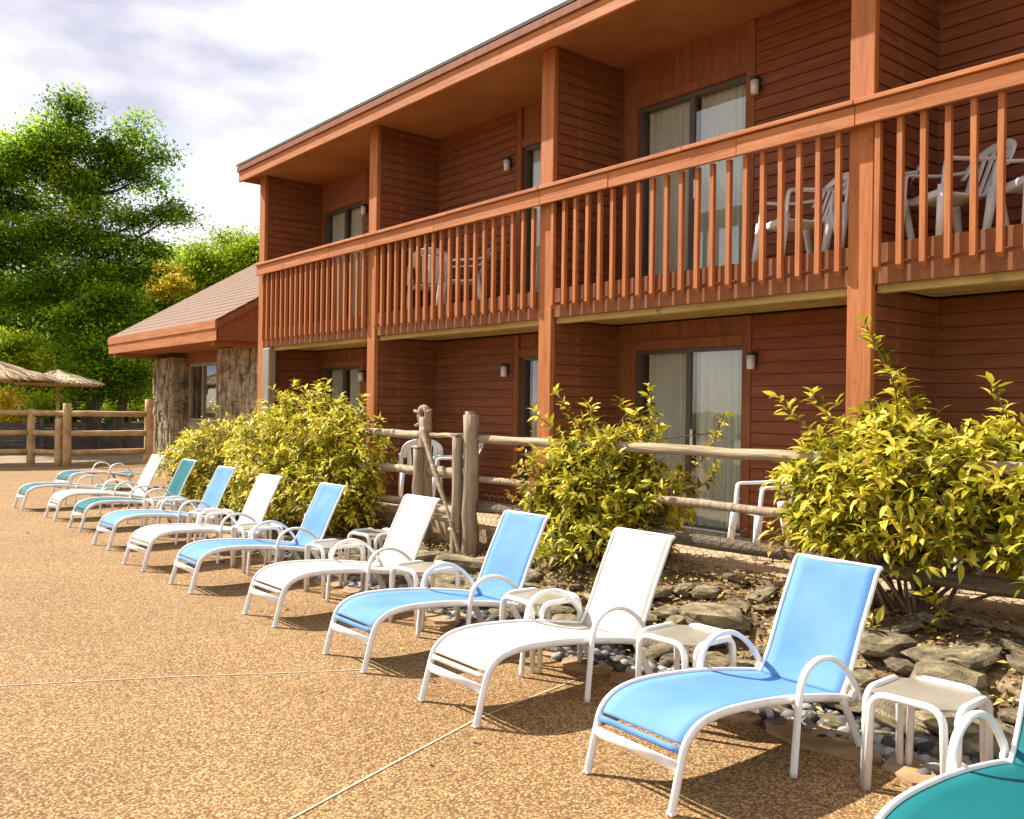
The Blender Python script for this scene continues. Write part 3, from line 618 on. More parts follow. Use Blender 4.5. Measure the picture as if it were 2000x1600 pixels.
CH = [(7.52, 3.50, UZ, 150, 'white resin armchair on the right-hand balcony, nearer the thick post'),
      (7.55, 2.80, UZ, 140, 'white resin armchair on the right-hand balcony, cut by the right edge'),
      (7.50, 4.92, UZ, 150, 'white resin armchair on the central balcony right of the sliding door'),
      (7.55, 4.25, UZ, 135, 'white resin armchair on the central balcony half behind the thick post'),
      (7.52, 10.30, UZ, 140, 'white resin armchair on the left-hand balcony, farther right of the pair'),
      (7.5, 11.1, UZ, 60, 'white resin armchair on the left-hand balcony, farther left of the pair'),
      (7.35, 5.05, .475, 150, 'white resin armchair on the patio between the two large bushes'),
      (7.4, 10.3, .475, 150, 'white resin armchair on the patio seen between the log posts'),
      (7.4, 11.1, .475, 60, 'white resin armchair on the patio next to the round bush'),
      (7.35, 3.25, .475, 150, 'white resin armchair on the patio behind the big bush at the right'),
      (7.35, 2.35, .475, 80, 'white resin armchair on the patio behind the bush at the right edge')]
for i, (x, y, z, a, lab) in enumerate(CH):
    if i == 0: ch.location = (x, y, z+.002); ch.rotation_euler = (0, 0, math.radians(a)); ch['label'] = lab
    else: dup(ch, (x, y, z+.002), math.radians(a), lab)

# ------------------------------------------------------------------ log fence beside the bed
fence = thing('log_rail_fence', 'weathered log rail fence with three rails and wire netting behind the bushes', 'fence', (0, 0, 0))
FX = 6.0
def rail(y0, y1, z, ra, rb, x=FX, dz=0, m=LOGH, parent=fence, name='rail'):
    n = 9; path = [(x+.015*mnoise.noise(Vector((y0+k, z*3, 1))), y0+(y1-y0)*k/n, z+dz*k/n+.012*mnoise.noise(Vector((k*.9, z*5, y0)))) for k in range(n+1)]
    rad = [1+.10*mnoise.noise(Vector((k*.8+3, y0, z*9))) for k in range(n+1)]
    return tube(name, smooth_path(path, 2), ra, m, parent, rb=rb, seg=9, side=(1, 0, 0), radii=[rad[min(i//2, n)] for i in range(2*n+1)], wob=.10)
segs = [(7.93, 5.95), (5.99, 3.36), (3.40, 1.0), (1.04, -2)]
for (a, b) in segs:
    rail(a, b, 1.475, .045, .045); rail(a, b, 1.04, .035, .036, m=LOGW); rail(a, b, .73, .035, .055, m=LOGD)  # middle and low rails take darker wood, shade put into their colour
rail(8.82, 8.02, 1.49, .05, .030); rail(8.82, 8.02, 1.07, .045, .065); rail(8.82, 8.02, .64, .045, .045)
for (a, b) in ((11.0, 8.94), (13.4, 11.0)): rail(a, b, 1.485, .05, .052); rail(a, b, 1.06, .045, .052); rail(a, b, .66, .04, .05)
def logpost(x, y, z0, z1, r, seed, parent=fence, name='post', m=LOGW, lean=(0, 0), seg=12):
    n = 8; rr = random.Random(seed)
    path = [(x+lean[0]*k/n+.008*rr.uniform(-1, 1), y+lean[1]*k/n+.008*rr.uniform(-1, 1), z0+(z1-z0)*k/n) for k in range(n+1)]
    return tube(name, path, r, m, parent, seg=seg, radii=[1.08-.16*k/n+.03*rr.uniform(-1, 1) for k in range(n+1)], wob=.14)
for y in (5.97, 3.38, 1.02, 11.0, 13.3): logpost(FX, y, .0, 1.54, .075, int(y*10))
# the split double post
logpost(5.93, 7.92, .02, 1.735, .088, 3); logpost(6.03, 8.08, .05, 1.77, .060, 4); logpost(5.86, 8.07, .03, 1.50, .062, 5)
box('pale_cap', 5.80, 5.92, 8.0, 8.14, 1.505, 1.53, LOGH, fence, .006)
tube('peg', [(5.86, 8.20, .47), (5.83, 7.98, .46)], .022, LOGH, fence, seg=8)
# the knobbly post: gnarled top with a knot hole
logpost(FX, 8.90, .15, 1.70, .080, 8); logpost(5.90, 8.90, .15, 1.33, .066, 9)
box('pale_cap', 5.84, 5.97, 8.83, 8.97, 1.335, 1.36, LOGH, fence, .006)
bm = bmesh.new(); ring = [(FX-.03, 8.90+.075*math.cos(a), 1.72+.085*math.sin(a)) for a in np.linspace(0, 2*PI, 17)]
tube_bm(bm, ring, .042, .042, seg=8, wob=.3); link('burl_ring', fin(bm, 'burl', True), LOGW, fence)
for (dy, dz, ty, tz) in ((.10, .02, .16, .05), (-.10, .03, -.19, .06), (.09, -.10, .14, -.13)):
    tube('branch_stub', [(FX-.03, 8.90+dy*.6, 1.72+dz), (FX-.06, 8.90+ty, 1.72+tz)], .024, LOGW, fence, seg=7, radii=[1.2, .7])
pole = tag(tube('leaning_pole', smooth_path([(5.93, 8.87, 1.56), (5.86, 8.58, 1.22), (5.80, 8.16, .68), (5.76, 7.86, .22)], 5), .026, LOGH, None, seg=8, radii=[1.5]*3+[1.15]*6+[.8]*7, wob=.15), 'thin grey branch leaning from the knobbly post down towards the split post', 'pole')
# wire netting
def netting(y0, y1, z0, z1, x, cell=.062):
    bm = bmesh.new(); seg = []; ny = int(abs(y1-y0)/cell); nz = int((z1-z0)/(cell*.866))
    Vv, Ff = [], []
    def strut(p, q, r=.0022):
        p, q = np.array(p), np.array(q); d = (q-p); d /= np.linalg.norm(d); s = np.cross(d, [1, 0, 0]); s /= np.linalg.norm(s); u = np.array([1., 0, 0]); b = len(Vv)
        for c in (p, q):
            for k in range(3): a = 2*PI*k/3; Vv.append(c+r*(math.cos(a)*s+math.sin(a)*u))
        for k in range(3): Ff.append((b+k, b+(k+1) % 3, b+3+(k+1) % 3, b+3+k))
    for j in range(nz):
        for i in range(ny):
            yy = y0-(i+.5*(j % 2))*cell; zz = z0+j*cell*.866; jx = x+.006*math.sin(yy*4)+.004*math.sin(zz*9)
            a = (jx, yy, zz); b = (jx, yy, zz+cell*.58); strut(a, b)
            strut(b, (jx, yy-cell/2, zz+cell*.866)); strut(b, (jx, yy+cell/2, zz+cell*.866))
    o = link('wire_netting', np_mesh('wire_netting', np.array(Vv), np.array(Ff)), WIRE, fence); kind(o, 'stuff'); return o
netting(7.85, 1.0, .38, .92, FX-.055, .085)

# ------------------------------------------------------------------ rocks, flagstones, gravel, litter
def rock_mesh(seed, sx, sy, sz, flatness=.5, name='stone', sub=2):
    bm = bmesh.new(); bmesh.ops.create_icosphere(bm, subdivisions=sub, radius=.5); o = Vector((seed*7.3, seed*3.1, 0))
    for v in bm.verts:
        c = v.co.copy(); f = Vector([math.copysign(abs(k*2)**flatness, k)/2 for k in c]); f *= 1+.35*mnoise.noise(c*2.2+o)+.12*mnoise.noise(c*6+o)
        v.co = Vector((f.x*sx, f.y*sy, f.z*sz))
    return fin(bm, name, False)
rocks = thing('rock_edging', 'row of flat weathered fieldstones holding back the planting bed', 'rock edging', (0, 0, 0))
RM = [rock_mesh(i, 1, random.uniform(.65, 1.1), random.uniform(.20, .33), .55) for i in range(9)]
for me in RM: me.materials.append(ROCK)
placed = []
def put_rock(x, y, s, parent=rocks, tilt=.14, name='stone', meshes=RM, sink=.3):
    me = random.choice(meshes); o = link(name, me, None, parent)
    o.location = (x, y, float(bed_z(np.array(x), np.array(y)))+s*.17-sink*.1*s); o.rotation_euler = (random.uniform(-tilt, tilt), random.uniform(-tilt, tilt)-.08, random.uniform(0, 2*PI)); o.scale = (s, s*random.uniform(.8, 1.1), s*random.uniform(.8, 1.15))
y = .2
while y < 17.5:
    e = float(deck_edge(y))
    s = random.uniform(.24, .44) if y < 10 else random.uniform(.26, .42)
    put_rock(e+.68+random.uniform(-.07, .09), y, s)
    if random.random() < .9: put_rock(e+.98+random.uniform(-.08, .1), y+random.uniform(-.1, .2), s*random.uniform(.7, 1.1))
    if random.random() < .55: put_rock(e+1.28+random.uniform(-.1, .1), y+random.uniform(-.1, .2), s*random.uniform(.6, .9))
    if random.random() < .6: put_rock(e+.42+random.uniform(-.05, .05), y+random.uniform(0, .3), s*random.uniform(.35, .55))
    y += s*.72
for k in range(90):
    yy = random.uniform(.8, 16); put_rock(float(deck_edge(yy))+random.uniform(.9, 1.75), yy, random.uniform(.10, .26), tilt=.3)
for (x, y_, s) in ((5.6, 7.55, .60), (5.45, 8.3, .62), (5.25, 7.75, .5), (5.5, 4.3, .6), (5.7, 9.3, .5)): put_rock(x, y_, s, tilt=.08)
flags = thing('flagstone_strip', 'irregular tan flagstones set between the deck edge and the gravel', 'paving', (0, 0, 0))
y = .6
while y < 13.5:
    e = float(deck_edge(y)); w = random.uniform(.38, .75); n = random.randint(6, 8); d = random.uniform(.22, .34); cx = e-.02+d*.35
    poly = []
    for k in range(n): a = 2*PI*(k+random.uniform(-.25, .25))/n; poly.append((cx+d*.62*math.cos(a)*random.uniform(.85, 1.1), y+w*.5+w*.5*math.sin(a)*random.uniform(.9, 1.05)))
    bm = bmesh.new(); prism_bm(bm, poly, 'z', -.03, random.uniform(.012, .026)); link('flagstone', fin(bm, 'flagstone'), FLAG, flags); y += w+random.uniform(-.02, .05)
# gravel
ico = bmesh.new(); bmesh.ops.create_icosphere(ico, subdivisions=1, radius=.5); iv = np.array([v.co[:] for v in ico.verts]); iff = np.array([[v.index for v in f.verts] for f in ico.faces]); ico.free()
def pebbles(n, xf, yr, smin, smax, zoff=0):
    ys = RNG.uniform(*yr, n)**1; xs = deck_edge(ys)+xf[0]+(xf[1]-xf[0])*RNG.random(n); s = RNG.uniform(smin, smax, n)**1
    z = np.maximum(bed_z(xs, ys), -.03)+zoff+s*.22
    sc = s[:, None]*np.stack([RNG.uniform(.7, 1.3, n), RNG.uniform(.7, 1.1, n), RNG.uniform(.45, .8, n)], 1); a = RNG.uniform(0, 2*PI, n)
    V = iv[None]*sc[:, None, :]*(1+RNG.uniform(-.14, .14, (n, len(iv), 1))); c, s_ = np.cos(a)[:, None], np.sin(a)[:, None]
    V = np.stack([V[..., 0]*c-V[..., 1]*s_, V[..., 0]*s_+V[..., 1]*c, V[..., 2]], -1)+np.stack([xs, ys, z], 1)[:, None]
    F = iff[None]+(np.arange(n)*len(iv))[:, None, None]; return V.reshape(-1, 3), F.reshape(-1, 3), np.repeat(RNG.random(n), len(iff))
g = join_np([pebbles(5200, (.06, .62), (.2, 12.5), .025, .065), pebbles(1500, (.06, .65), (.2, 9), .06, .14), pebbles(2500, (.0, 1.9), (.2, 14), .02, .05)])
o = tag(link('gravel', np_mesh('gravel', *g), PEB), 'loose grey river gravel between the flagstones and the edging rocks', 'gravel'); kind(o, 'stuff')
n = 16000
ys = RNG.uniform(-1, 17, n); xs = deck_edge(ys)+.5+1.6*RNG.random(n)**.8; P = np.stack([xs, ys, np.maximum(bed_z(xs, ys), -.03)+.035+RNG.uniform(0, .03, n)], 1)
n2 = 60; P2 = np.stack([RNG.uniform(2.4, 4.4, n2), RNG.uniform(1.6, 14, n2), np.full(n2, .012)], 1)
P = np.concatenate([P, P2]); n += n2
D = rand_dir(n); D[:, 2] *= .25
o = tag(link('leaf_litter', np_mesh('leaf_litter', *leaves(P, D, RNG.uniform(.03, .075, n), RNG.uniform(.015, .035, n), .1)), LITT), 'dry brown and yellow fallen leaves on the planting bed', 'fallen leaves'); kind(o, 'stuff')

# ------------------------------------------------------------------ shrubs
def shrub(label, base, lobes, nwh, leaf_len, material, nindiv=0, sprigs=(), stems=14, wl=7, group='yellow-green shrubs in the planting bed', extra=None, seed=1):
    """lobes: (cx,cy,cz,rx,ry,rz) in metres relative to base. Leaves sit in whorls on twigs."""
    t = thing('leafy_shrub', label, 'bush', base, 0, group)
    rng = np.random.default_rng(seed); lob = np.array(lobes); vol = lob[:, 3]*lob[:, 4]*lob[:, 5]; idx = rng.choice(len(lob), nwh, p=vol/vol.sum())
    d = nrm(rng.normal(size=(nwh, 3))); rr = rng.random(nwh)**.42
    C = lob[idx, :3]+d*rr[:, None]*lob[idx, 3:]; C += .05*rng.normal(size=C.shape)
    ok = C[:, 2] > .10+.12*rng.random(nwh); C = C[ok]; d = d[ok]; rr = rr[ok]
    ax = nrm(d*[1, 1, .6]+[0, 0, .75]+.35*rng.normal(size=C.shape))
    # sprigs: long shoots with alternating leaves
    for (sp0, sp1, k) in sprigs:
        a, b = np.array(sp0), np.array(sp1); tt = np.linspace(.0, 1, k); bend = np.array([0.05, -.05, 0])
        pts = a+(b-a)*tt[:, None]+bend*np.sin(tt*PI*1.3)[:, None]
        C = np.concatenate([C, pts]); ax = np.concatenate([ax, np.tile(nrm(b-a), (k, 1))]); rr = np.concatenate([rr, np.ones(k)])
        tube('stem', smooth_path([tuple(p) for p in pts[::2]]+[tuple(pts[-1])], 2), .006, STEM, t, seg=5)
    n = len(C); kk = wl; P = np.repeat(C, kk, 0); A = np.repeat(ax, kk, 0)
    ph = np.tile(np.arange(kk)*2*PI/kk, n)+np.repeat(rng.random(n)*6, kk)+rng.normal(0, .25, n*kk)
    e1 = nrm(np.cross(A, rng.normal(size=(1, 3)))); e2 = np.cross(A, e1)
    el = rng.uniform(.1, .95, n*kk); D = e1*np.cos(ph)[:, None]+e2*np.sin(ph)[:, None]; D = nrm(D*np.cos(el)[:, None]+A*np.sin(el)[:, None])
    P = P+A*(rng.uniform(-.05, .02, n*kk))[:, None]+.01*rng.normal(size=P.shape)
    Lg = leaf_len*rng.uniform(.45, 1.3, n*kk); Wd = Lg*rng.uniform(.28, .40, n*kk)
    tone = np.repeat(np.clip(.30+.30*rng.normal(size=n)+.24*rr, 0, 1), kk)+.22*rng.normal(size=n*kk)  # leaves darken towards the inside, the bush's inner shade put into colour
    camd = np.linalg.norm(P+np.array(base)-np.array([0, 0, 1.8]), axis=1)
    keep = np.ones(n*kk, bool)
    if nindiv:
        # the leaves that stand nearest the path are pieces of their own
        outer = np.argsort(camd-.6*np.repeat(rr, kk)-Lg*2)[:nindiv*3]; pick = rng.choice(outer, nindiv, replace=False)
        keep[pick] = False
        meshes = []
        for q in range(10):
            v, f, r = fine_leaves(np.zeros((1, 3)), np.array([[1., 0, 0]]), np.array([1.]), np.array([.33]), .10+.03*q, np.array([(q+.5)/10])); me = np_mesh('leaf', v, f, r, True); me.materials.append(material); meshes.append(me)
        for i in pick:
            o = link('leaf', meshes[int(np.clip(tone[i], 0, .999)*10)], None, t); o.location = P[i]; o.rotation_mode = 'QUATERNION'
            o.rotation_quaternion = Vector(D[i]).to_track_quat('X', 'Z') @ Matrix.Rotation(random.uniform(-.9, .9), 3, 'X').to_quaternion(); o.scale = (Lg[i],)*3
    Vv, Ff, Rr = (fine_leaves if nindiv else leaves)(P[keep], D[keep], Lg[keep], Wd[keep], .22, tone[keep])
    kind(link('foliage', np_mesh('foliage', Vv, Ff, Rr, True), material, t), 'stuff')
    # stems fan out of the base to points inside the lobes, twigs to the whorls
    bm = bmesh.new(); r2 = random.Random(seed); tips = []
    for k in range(stems):
        l = lob[rng.integers(len(lob))]; tip = Vector(l[:3]+nrm(rng.normal(size=3))*l[3:]*.6); tip.z = max(tip.z, .35); tips.append(tip)
        b0 = Vector((r2.uniform(-.16, .16), r2.uniform(-.16, .16), -.05)); midp = b0.lerp(tip, .5)+Vector((r2.uniform(-.08, .08), r2.uniform(-.08, .08), .06))
        tube_bm(bm, smooth_path([b0, midp, tip], 5), .016, seg=5, radii=[1.2-.85*i/10 for i in range(11)])
    for i in rng.choice(n, min(n, 260), replace=False):
        c = Vector(C[i]); tp = min(tips, key=lambda q: (q-c).length); tube_bm(bm, [tp.lerp(c, .0)-Vector((0, 0, .05)), tp.lerp(c, .55)+Vector((0, 0, -.03)), c], .005, seg=4)
    kind(link('branches', fin(bm, 'branches', True), STEM, t), 'stuff')
    if extra:
        C2 = np.array(extra[0])+rng.normal(size=(extra[2], 3))*np.array(extra[1]); P = np.repeat(C2, 5, 0); D = rand_dir(len(P), -.3)
        kind(link('orange_foliage', np_mesh('of', *leaves(P, D, leaf_len*.8, leaf_len*.3, .25)), LF_O, t), 'stuff')
    return t
LOW = float
shrub('small yellow-green bush beside the stone wall, left of the round bush', (5.65, 14.55, .0), [(0, .1, .95, .55, .85, .62), (-.1, .75, .70, .5, .60, .55), (.2, -.5, 1.0, .5, .6, .62), (0, 0, .45, .6, 1.2, .45)], 1700, .095, LF_Y, sprigs=(((.1, .2, 1.3), (.15, .3, 1.85), 8),), seed=2)
shrub('large rounded yellow-green bush in front of the farthest ground-floor door', (5.75, 11.35, .10), [(0, 0, 1.20, .65, .95, .78), (-.1, .95, 1.0, .6, .85, .70), (.1, -.80, 1.05, .6, .75, .70), (-.30, .1, .60, .6, 1.2, .60), (-.15, -1.05, .60, .55, .75, .55), (-.1, 1.3, .55, .5, .7, .5)], 4000, .105, LF_Y, sprigs=(((0, .3, 1.8), (.0, .35, 2.02), 5), ((.0, -.2, 1.8), (.05, -.25, 2.05), 5), ((0, -1.2, 1.5), (.05, -1.4, 1.82), 6), ((-.1, 1.1, 1.5), (-.1, 1.2, 1.78), 5), ((0, .8, 1.6), (-.05, .95, 1.95), 6), ((-.2, -1.6, .9), (-.2, -1.85, 1.2), 6)), seed=3, stems=26)
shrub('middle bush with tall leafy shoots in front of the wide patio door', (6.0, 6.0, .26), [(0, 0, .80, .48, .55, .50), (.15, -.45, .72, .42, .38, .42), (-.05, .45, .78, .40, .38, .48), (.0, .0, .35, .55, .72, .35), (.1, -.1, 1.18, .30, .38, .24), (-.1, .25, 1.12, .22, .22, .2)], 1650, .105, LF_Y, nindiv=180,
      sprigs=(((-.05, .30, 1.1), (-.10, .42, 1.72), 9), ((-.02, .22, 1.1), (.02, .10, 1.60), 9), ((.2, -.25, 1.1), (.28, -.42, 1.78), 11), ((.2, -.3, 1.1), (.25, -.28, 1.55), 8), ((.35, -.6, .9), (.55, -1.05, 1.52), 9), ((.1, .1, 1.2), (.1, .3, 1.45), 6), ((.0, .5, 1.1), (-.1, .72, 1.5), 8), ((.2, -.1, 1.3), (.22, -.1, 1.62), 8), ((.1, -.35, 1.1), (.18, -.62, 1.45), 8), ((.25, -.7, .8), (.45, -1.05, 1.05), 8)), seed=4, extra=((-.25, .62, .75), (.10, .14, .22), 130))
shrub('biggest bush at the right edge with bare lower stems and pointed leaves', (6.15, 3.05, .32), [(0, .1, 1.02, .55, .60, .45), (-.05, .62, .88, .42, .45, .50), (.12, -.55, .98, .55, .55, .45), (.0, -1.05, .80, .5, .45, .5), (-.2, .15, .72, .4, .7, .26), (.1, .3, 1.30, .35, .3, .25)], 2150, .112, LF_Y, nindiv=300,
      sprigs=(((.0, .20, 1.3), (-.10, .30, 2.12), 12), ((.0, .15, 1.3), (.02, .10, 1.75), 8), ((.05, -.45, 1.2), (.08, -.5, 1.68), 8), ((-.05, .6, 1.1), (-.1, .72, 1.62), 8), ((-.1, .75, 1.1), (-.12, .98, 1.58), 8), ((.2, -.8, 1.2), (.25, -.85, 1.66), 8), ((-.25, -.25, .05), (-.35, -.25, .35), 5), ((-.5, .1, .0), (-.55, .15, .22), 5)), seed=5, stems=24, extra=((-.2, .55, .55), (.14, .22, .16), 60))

# ------------------------------------------------------------------ left boundary fence of peeled logs
lf = thing('pool_fence', 'peeled log fence with three rails closing the far end of the deck', 'fence', (0, 0, 0))
def hlog(p, q, r, name='rail'):
    p, q = Vector(p), Vector(q); n = 8; path = [p.lerp(q, k/n)+Vector((0, 0, .012*mnoise.noise(Vector((p.x+k, p.z*3, 2))))) for k in range(n+1)]
    tube(name, path, r, GOLD, lf, seg=9, radii=[1+.08*mnoise.noise(Vector((k*.9+p.x, p.z, 0))) for k in range(n+1)], wob=.08)
A, B, C_, D_ = Vector((-4.0, 29.6, 0)), Vector((5.94, 29.14, 0)), Vector((6.69, 28.25, 0)), Vector((9.02, 28.35, 0))
A2 = Vector((1.2, 29.4, 0))
for (p, q) in ((A, A2), (A2, B), (B, C_), (C_, D_)):
    for z in (.38, .93, 1.50): hlog(p+Vector((0, 0, z)), q+Vector((0, 0, z)), .085)
for (p, r, h) in ((A, .1, 1.6), (A2, .1, 1.6), (B, .11, 1.62), (C_, .12, 1.80), (C_+Vector((-.20, .12, 0)), .10, 1.35), (D_, .14, 1.95)):
    tube('post', [(p.x, p.y, -.1+(h+.1)*k/6) for k in range(7)], r, GOLD, lf, seg=10, radii=[1.05-.02*k for k in range(7)], wob=.08)
# ------------------------------------------------------------------ thatched umbrellas
def umbrella(label, x, y, apex, rim, R, seed):
    t = thing('thatched_umbrella', label, 'umbrella', (x, y, 0), 0, 'straw umbrellas beyond the log fence')
    tube('pole', [(0, 0, -.05), (0, 0, rim+.2)], .05, GOLD, t, seg=10)
    rng = np.random.default_rng(seed); parts = []
    for layer, (f0, f1, n) in enumerate(((.0, .40, 700), (.25, .75, 1400), (.60, 1.06, 2400))):
        a = rng.uniform(0, 2*PI, n); r0_ = R*(f0+.06*rng.random(n)); r1_ = R*(f1+.05*rng.normal(size=n)); zz = lambda r: apex-(apex-rim)*(r/R)**.9
        p0 = np.stack([r0_*np.cos(a), r0_*np.sin(a), zz(r0_)+.03+.02*(2-layer)], 1); a2 = a+.05*rng.normal(size=n); p1 = np.stack([r1_*np.cos(a2), r1_*np.sin(a2), zz(r1_)+.02*rng.normal(size=n)], 1)
        parts.append(leaves(p0, p1-p0, np.linalg.norm(p1-p0, axis=1), .05, .03))
    kind(link('thatch', np_mesh('thatch', *join_np(parts)), THATCH, t), 'stuff')
    bm = bmesh.new(); n = 24; c = bm.verts.new((0, 0, apex)); ring = [bm.verts.new((R*.98*math.cos(2*PI*k/n), R*.98*math.sin(2*PI*k/n), rim+.01)) for k in range(n)]; ring2 = [bm.verts.new((R*.98*math.cos(2*PI*k/n), R*.98*math.sin(2*PI*k/n), rim-.11)) for k in range(n)]
    for k in range(n): bm.faces.new((c, ring[k], ring[(k+1) % n])); bm.faces.new((ring[k], ring2[k], ring2[(k+1) % n], ring[(k+1) % n]))
    link('canopy', fin(bm, 'canopy'), GOLD, t)
    for k in range(8):
        a = 2*PI*k/8; tube('rib', [(.04*math.cos(a), .04*math.sin(a), apex-.1), (R*.95*math.cos(a), R*.95*math.sin(a), rim-.02)], .02, GOLD, t, seg=6)
umbrella('straw umbrella whose pole stands behind the double fence post', 7.2, 31.6, 2.80, 2.46, 1.22, 1)
umbrella('larger straw umbrella cut off by the left edge', 4.9, 31.0, 3.16, 2.56, 2.0, 2)

# ------------------------------------------------------------------ trees
def px_pt(x, y, d):   # helper for laying out the far crowns in the world: a bearing, a height and a distance
    v = fw+cR*((x-1000)/1776)-cU*((y-800)/1776); return Vector((0, 0, H))+v*d
def tree(name, label, base, top, lobes, nclump, nleaf, leaf, material, trunk_r=.22, seed=1, group=None, clump=.42, flat=.6, limbs=True):
    """lobes in world metres (c, r3). Foliage = many leaf-sized faces in clumps carried on real limbs."""
    t = thing(name, label, 'tree', base, 0, group); rng = np.random.default_rng(seed); B = np.array(base)
    lob = np.array([list(c)+list(r) for c, r in lobes]); lob[:, :3] -= B; vol = (lob[:, 3]*lob[:, 4]*lob[:, 5])**.8
    idx = rng.choice(len(lob), nclump, p=vol/vol.sum()); d = nrm(rng.normal(size=(nclump, 3))); C = lob[idx, :3]+d*(rng.random(nclump)**.5)[:, None]*lob[idx, 3:]
    tone = np.clip(.36+.27*rng.normal(size=nclump), 0, 1)
    P = np.repeat(C, nleaf, 0)+rng.normal(size=(nclump*nleaf, 3))*clump*np.array([1, 1, flat])*.55
    D = rand_dir(len(P), -.4); Lg = leaf*rng.uniform(.6, 1.3, len(P))
    r = np.repeat(tone, nleaf)+.15*rng.normal(size=len(P))
    kind(link('crown', np_mesh('crown', *leaves(P, D, Lg, Lg*.55, .15, r)), material, t), 'stuff')
    bm = bmesh.new(); hgt = top-base[2]; tp = [Vector((.12*math.sin(k*1.1+seed), .12*math.cos(k*1.7+seed), -.1+hgt*k/9)) for k in range(10)]
    tube_bm(bm, tp, trunk_r, seg=9, radii=[1.25-1.08*k/9 for k in range(10)], wob=.15); link('trunk', fin(bm, 'trunk', True), BARK, t)
    if limbs:
        bm = bmesh.new(); pick = rng.choice(nclump, min(nclump, 150), replace=False)
        for l in lob:
            c = Vector(l[:3]); z0 = max(1.0, min(c.z-Vector((c.x, c.y, 0)).length*.45, hgt*.92)); s = Vector((0, 0, z0)); tube_bm(bm, smooth_path([s, s.lerp(c, .5)+Vector((0, 0, -.15)), c], 4), trunk_r*.33, seg=6, radii=[1-.75*i/8 for i in range(9)])
        for i in pick:
            l = lob[idx[i]]; c = Vector(l[:3]); q = Vector(C[i]); tube_bm(bm, [c.lerp(Vector((0, 0, c.z)), .25), c.lerp(q, .5)+Vector((0, 0, -.1)), q], trunk_r*.09, seg=4)
        kind(link('limbs', fin(bm, 'limbs', True), BARK, t), 'stuff')
    return t
def lobes_px(L_, d, depth=1.0):
    out = []
    for (x, y, rx, ry) in L_:
        k = d/1776; out.append((px_pt(x, y, d+random.uniform(-1, 1)), (rx*k, rx*k*depth, ry*k)))
    return out
def base_of(x, d): p = px_pt(x, 800, d); return (p.x, p.y, -.12)
tree('pine_tree', 'tall spreading green tree with layered limbs at the left', base_of(182, 35), 11.2, lobes_px([(100, 290, 75, 55), (40, 320, 60, 50), (130, 225, 40, 45), (215, 300, 70, 45), (265, 255, 35, 38), (310, 305, 40, 22), (270, 350, 55, 28), (150, 370, 90, 45), (20, 390, 60, 60), (340, 420, 50, 20), (270, 430, 55, 22), (90, 450, 90, 32), (230, 480, 75, 28), (30, 500, 80, 40), (160, 545, 90, 32), (310, 495, 45, 20), (-40, 350, 70, 70), (-60, 480, 80, 70), (230, 540, 80, 35), (60, 580, 90, 35), (130, 480, 60, 40), (180, 420, 50, 35)], 35), 800, 105, .155, LF_P, .24, seed=11, clump=.62, flat=.55)
tree('broadleaf_tree', 'yellow-green tree showing above the annex roof beside the motel', base_of(450, 42), 9.2, lobes_px([(450, 510, 50, 45), (490, 520, 55, 55), (410, 520, 40, 35), (440, 470, 25, 22), (500, 480, 40, 30), (400, 570, 45, 35), (470, 580, 70, 40), (540, 540, 50, 60), (385, 500, 30, 30), (365, 535, 35, 30)], 42), 500, 60, .17, LF_L, .2, seed=12, clump=.6)
tree('broadleaf_tree', 'small golden autumn tree between the pine and the annex roof', base_of(325, 39), 7.6, lobes_px([(325, 535, 24, 26), (345, 560, 25, 22), (305, 570, 20, 20)], 39), 60, 55, .16, LF_G, .1, seed=13, clump=.4)
tree('broadleaf_tree', 'dark green tree standing right behind the annex roof', base_of(290, 44), 8.2, lobes_px([(290, 530, 60, 40), (370, 540, 45, 35), (240, 590, 80, 50), (330, 610, 80, 50), (200, 660, 70, 50), (280, 690, 80, 50), (400, 620, 60, 40), (230, 740, 80, 40)], 44), 560, 60, .18, LF_D, .25, seed=14, clump=.65)
tree('broadleaf_tree', 'dark green tree filling the gap below the pine at the left', base_of(60, 43), 7.4, lobes_px([(60, 570, 90, 45), (-40, 580, 90, 60), (140, 620, 80, 50), (40, 660, 90, 50), (-60, 680, 90, 60), (110, 700, 80, 50)], 43), 560, 60, .18, LF_D, .25, seed=15, clump=.65)
tree('broadleaf_tree', 'mid green bushy tree between the pine trunk and the annex', base_of(235, 33), 5.6, lobes_px([(225, 590, 60, 32), (160, 620, 55, 32), (270, 640, 50, 36), (200, 670, 80, 36), (245, 720, 60, 30), (180, 735, 50, 24)], 33), 420, 60, .15, LF_P, .18, seed=16, clump=.5)
sh = tree('broadleaf_tree', 'bright yellow-green small tree right behind the straw umbrellas', base_of(70, 35), 3.9, lobes_px([(60, 680, 50, 28), (10, 670, 50, 24), (115, 700, 42, 22), (150, 715, 22, 16), (-40, 690, 50, 30), (40, 715, 80, 20)], 35), 230, 60, .15, LF_L, .08, seed=17, clump=.42)
# far woods behind, one mass
n = 60000; cl = 520
cb = [px_pt(random.uniform(-260, 640), 0, 1) for _ in range(1)]
C = []
for k in range(cl):
    x = random.uniform(-300, 620); d = random.uniform(50, 62); hgt = random.uniform(560, 790); p = px_pt(x, hgt, d); C.append(p[:])
C = np.array(C); P = np.repeat(C, n//cl, 0); P = P+RNG.normal(size=P.shape)*1.1; D = rand_dir(len(P)); Lg = RNG.uniform(.3, .55, len(P))
o = tag(link('far_woods', np_mesh('far_woods', *leaves(P, D, Lg, Lg*.6, .1, np.clip(.25+.2*RNG.normal(size=len(P)), 0, 1))), LF_D), 'dark woodland mass far behind the trees at the left', 'woods'); kind(o, 'stuff')
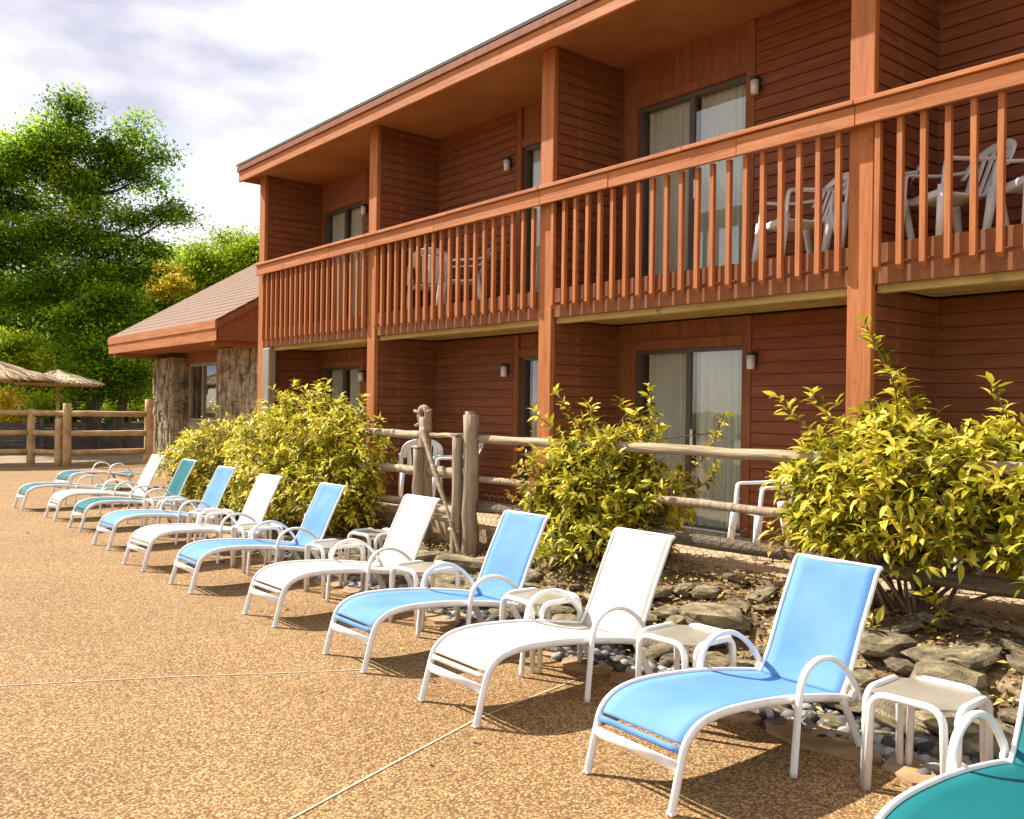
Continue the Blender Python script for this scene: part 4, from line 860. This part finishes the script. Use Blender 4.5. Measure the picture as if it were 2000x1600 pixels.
# hedge and yellow shrubs beyond the log fence
def low_shrub(label, x, y, d, rx, rz, material, n=90, seed=1, leaf=.13):
    p = px_pt(x, 800, d); zc = px_pt(x, y, d).z
    t = thing('low_shrub', label, 'bush', (p.x, p.y, -.1), 0, 'low shrubs beyond the log fence'); rng = np.random.default_rng(seed)
    C = nrm(rng.normal(size=(n, 3)))*(rng.random(n)**.5)[:, None]*np.array([rx, rx, rz])+np.array([0, 0, zc+.1]); C[:, 2] = np.maximum(C[:, 2], .05)
    P = np.repeat(C, 40, 0)+rng.normal(size=(n*40, 3))*.16; D = rand_dir(len(P), -.2)
    kind(link('foliage', np_mesh('foliage', *leaves(P, D, leaf, leaf*.5, .15, np.repeat(rng.random(n)*.7, 40)+.2*rng.random(n*40))), material, t), 'stuff')
    bm = bmesh.new()
    for k in range(7): c = Vector(C[k]); tube_bm(bm, [(0, 0, -.05), c*.5, c], .02, seg=5, radii=[1, .7, .3])
    link('stem', fin(bm, 'stem', True), STEM, t)
low_shrub('yellow shrub low behind the rails at the left edge', 12, 830, 33.5, .8, .5, LF_G, 60, 1)
low_shrub('yellow-green shrub just above the top rail, left of the middle post', 100, 790, 34, .9, .35, LF_L, 70, 2)
low_shrub('gold-green shrub above the rails at the far left', -5, 785, 35, 1.2, .45, LF_G, 80, 3)
low_shrub('pale green shrub above the top rail between the posts and the pier', 225, 790, 37, 1.3, .35, LF_L, 80, 4)
low_shrub('dark green clipped shrub beside the stone pier beyond the rails', 270, 775, 40, 1.6, .6, LF_D, 120, 5, .16)
low_shrub('dark shrub under the straw umbrellas behind the rails', 60, 770, 40, 2.2, .9, LF_D, 150, 6, .16)
low_shrub('dark shrub behind the umbrella pole', 160, 765, 41, 2.2, .9, LF_D, 150, 7, .16)
low_shrub('dark green shrub hiding the foot of the pine behind the straw umbrellas', 185, 745, 32.6, 1.3, .9, LF_D, 130, 8, .15)
low_shrub('broad dark green shrub right of the umbrella pole above the rails', 245, 750, 33, 1.4, .8, LF_P, 130, 9, .15)
# a dark timber screen low behind the rails
scr = thing('timber_screen', 'low dark weathered board screen seen through the left log fence', 'fence', (0, 0, 0))
DKW = mat('dark_weathered_board', (.06, .055, .055), .85, (.15, .13, .12), 2, (1, 1, 6), .3, spec=.2)
for k in range(5): box('board', -6, 15.5, 36.2, 36.26, .0+k*.22, .205+k*.22, DKW, scr)
for k in range(12): box('upright', -6+k*1.95, -5.88+k*1.95, 36.05, 36.19, -.1, 1.25, DKW, scr)
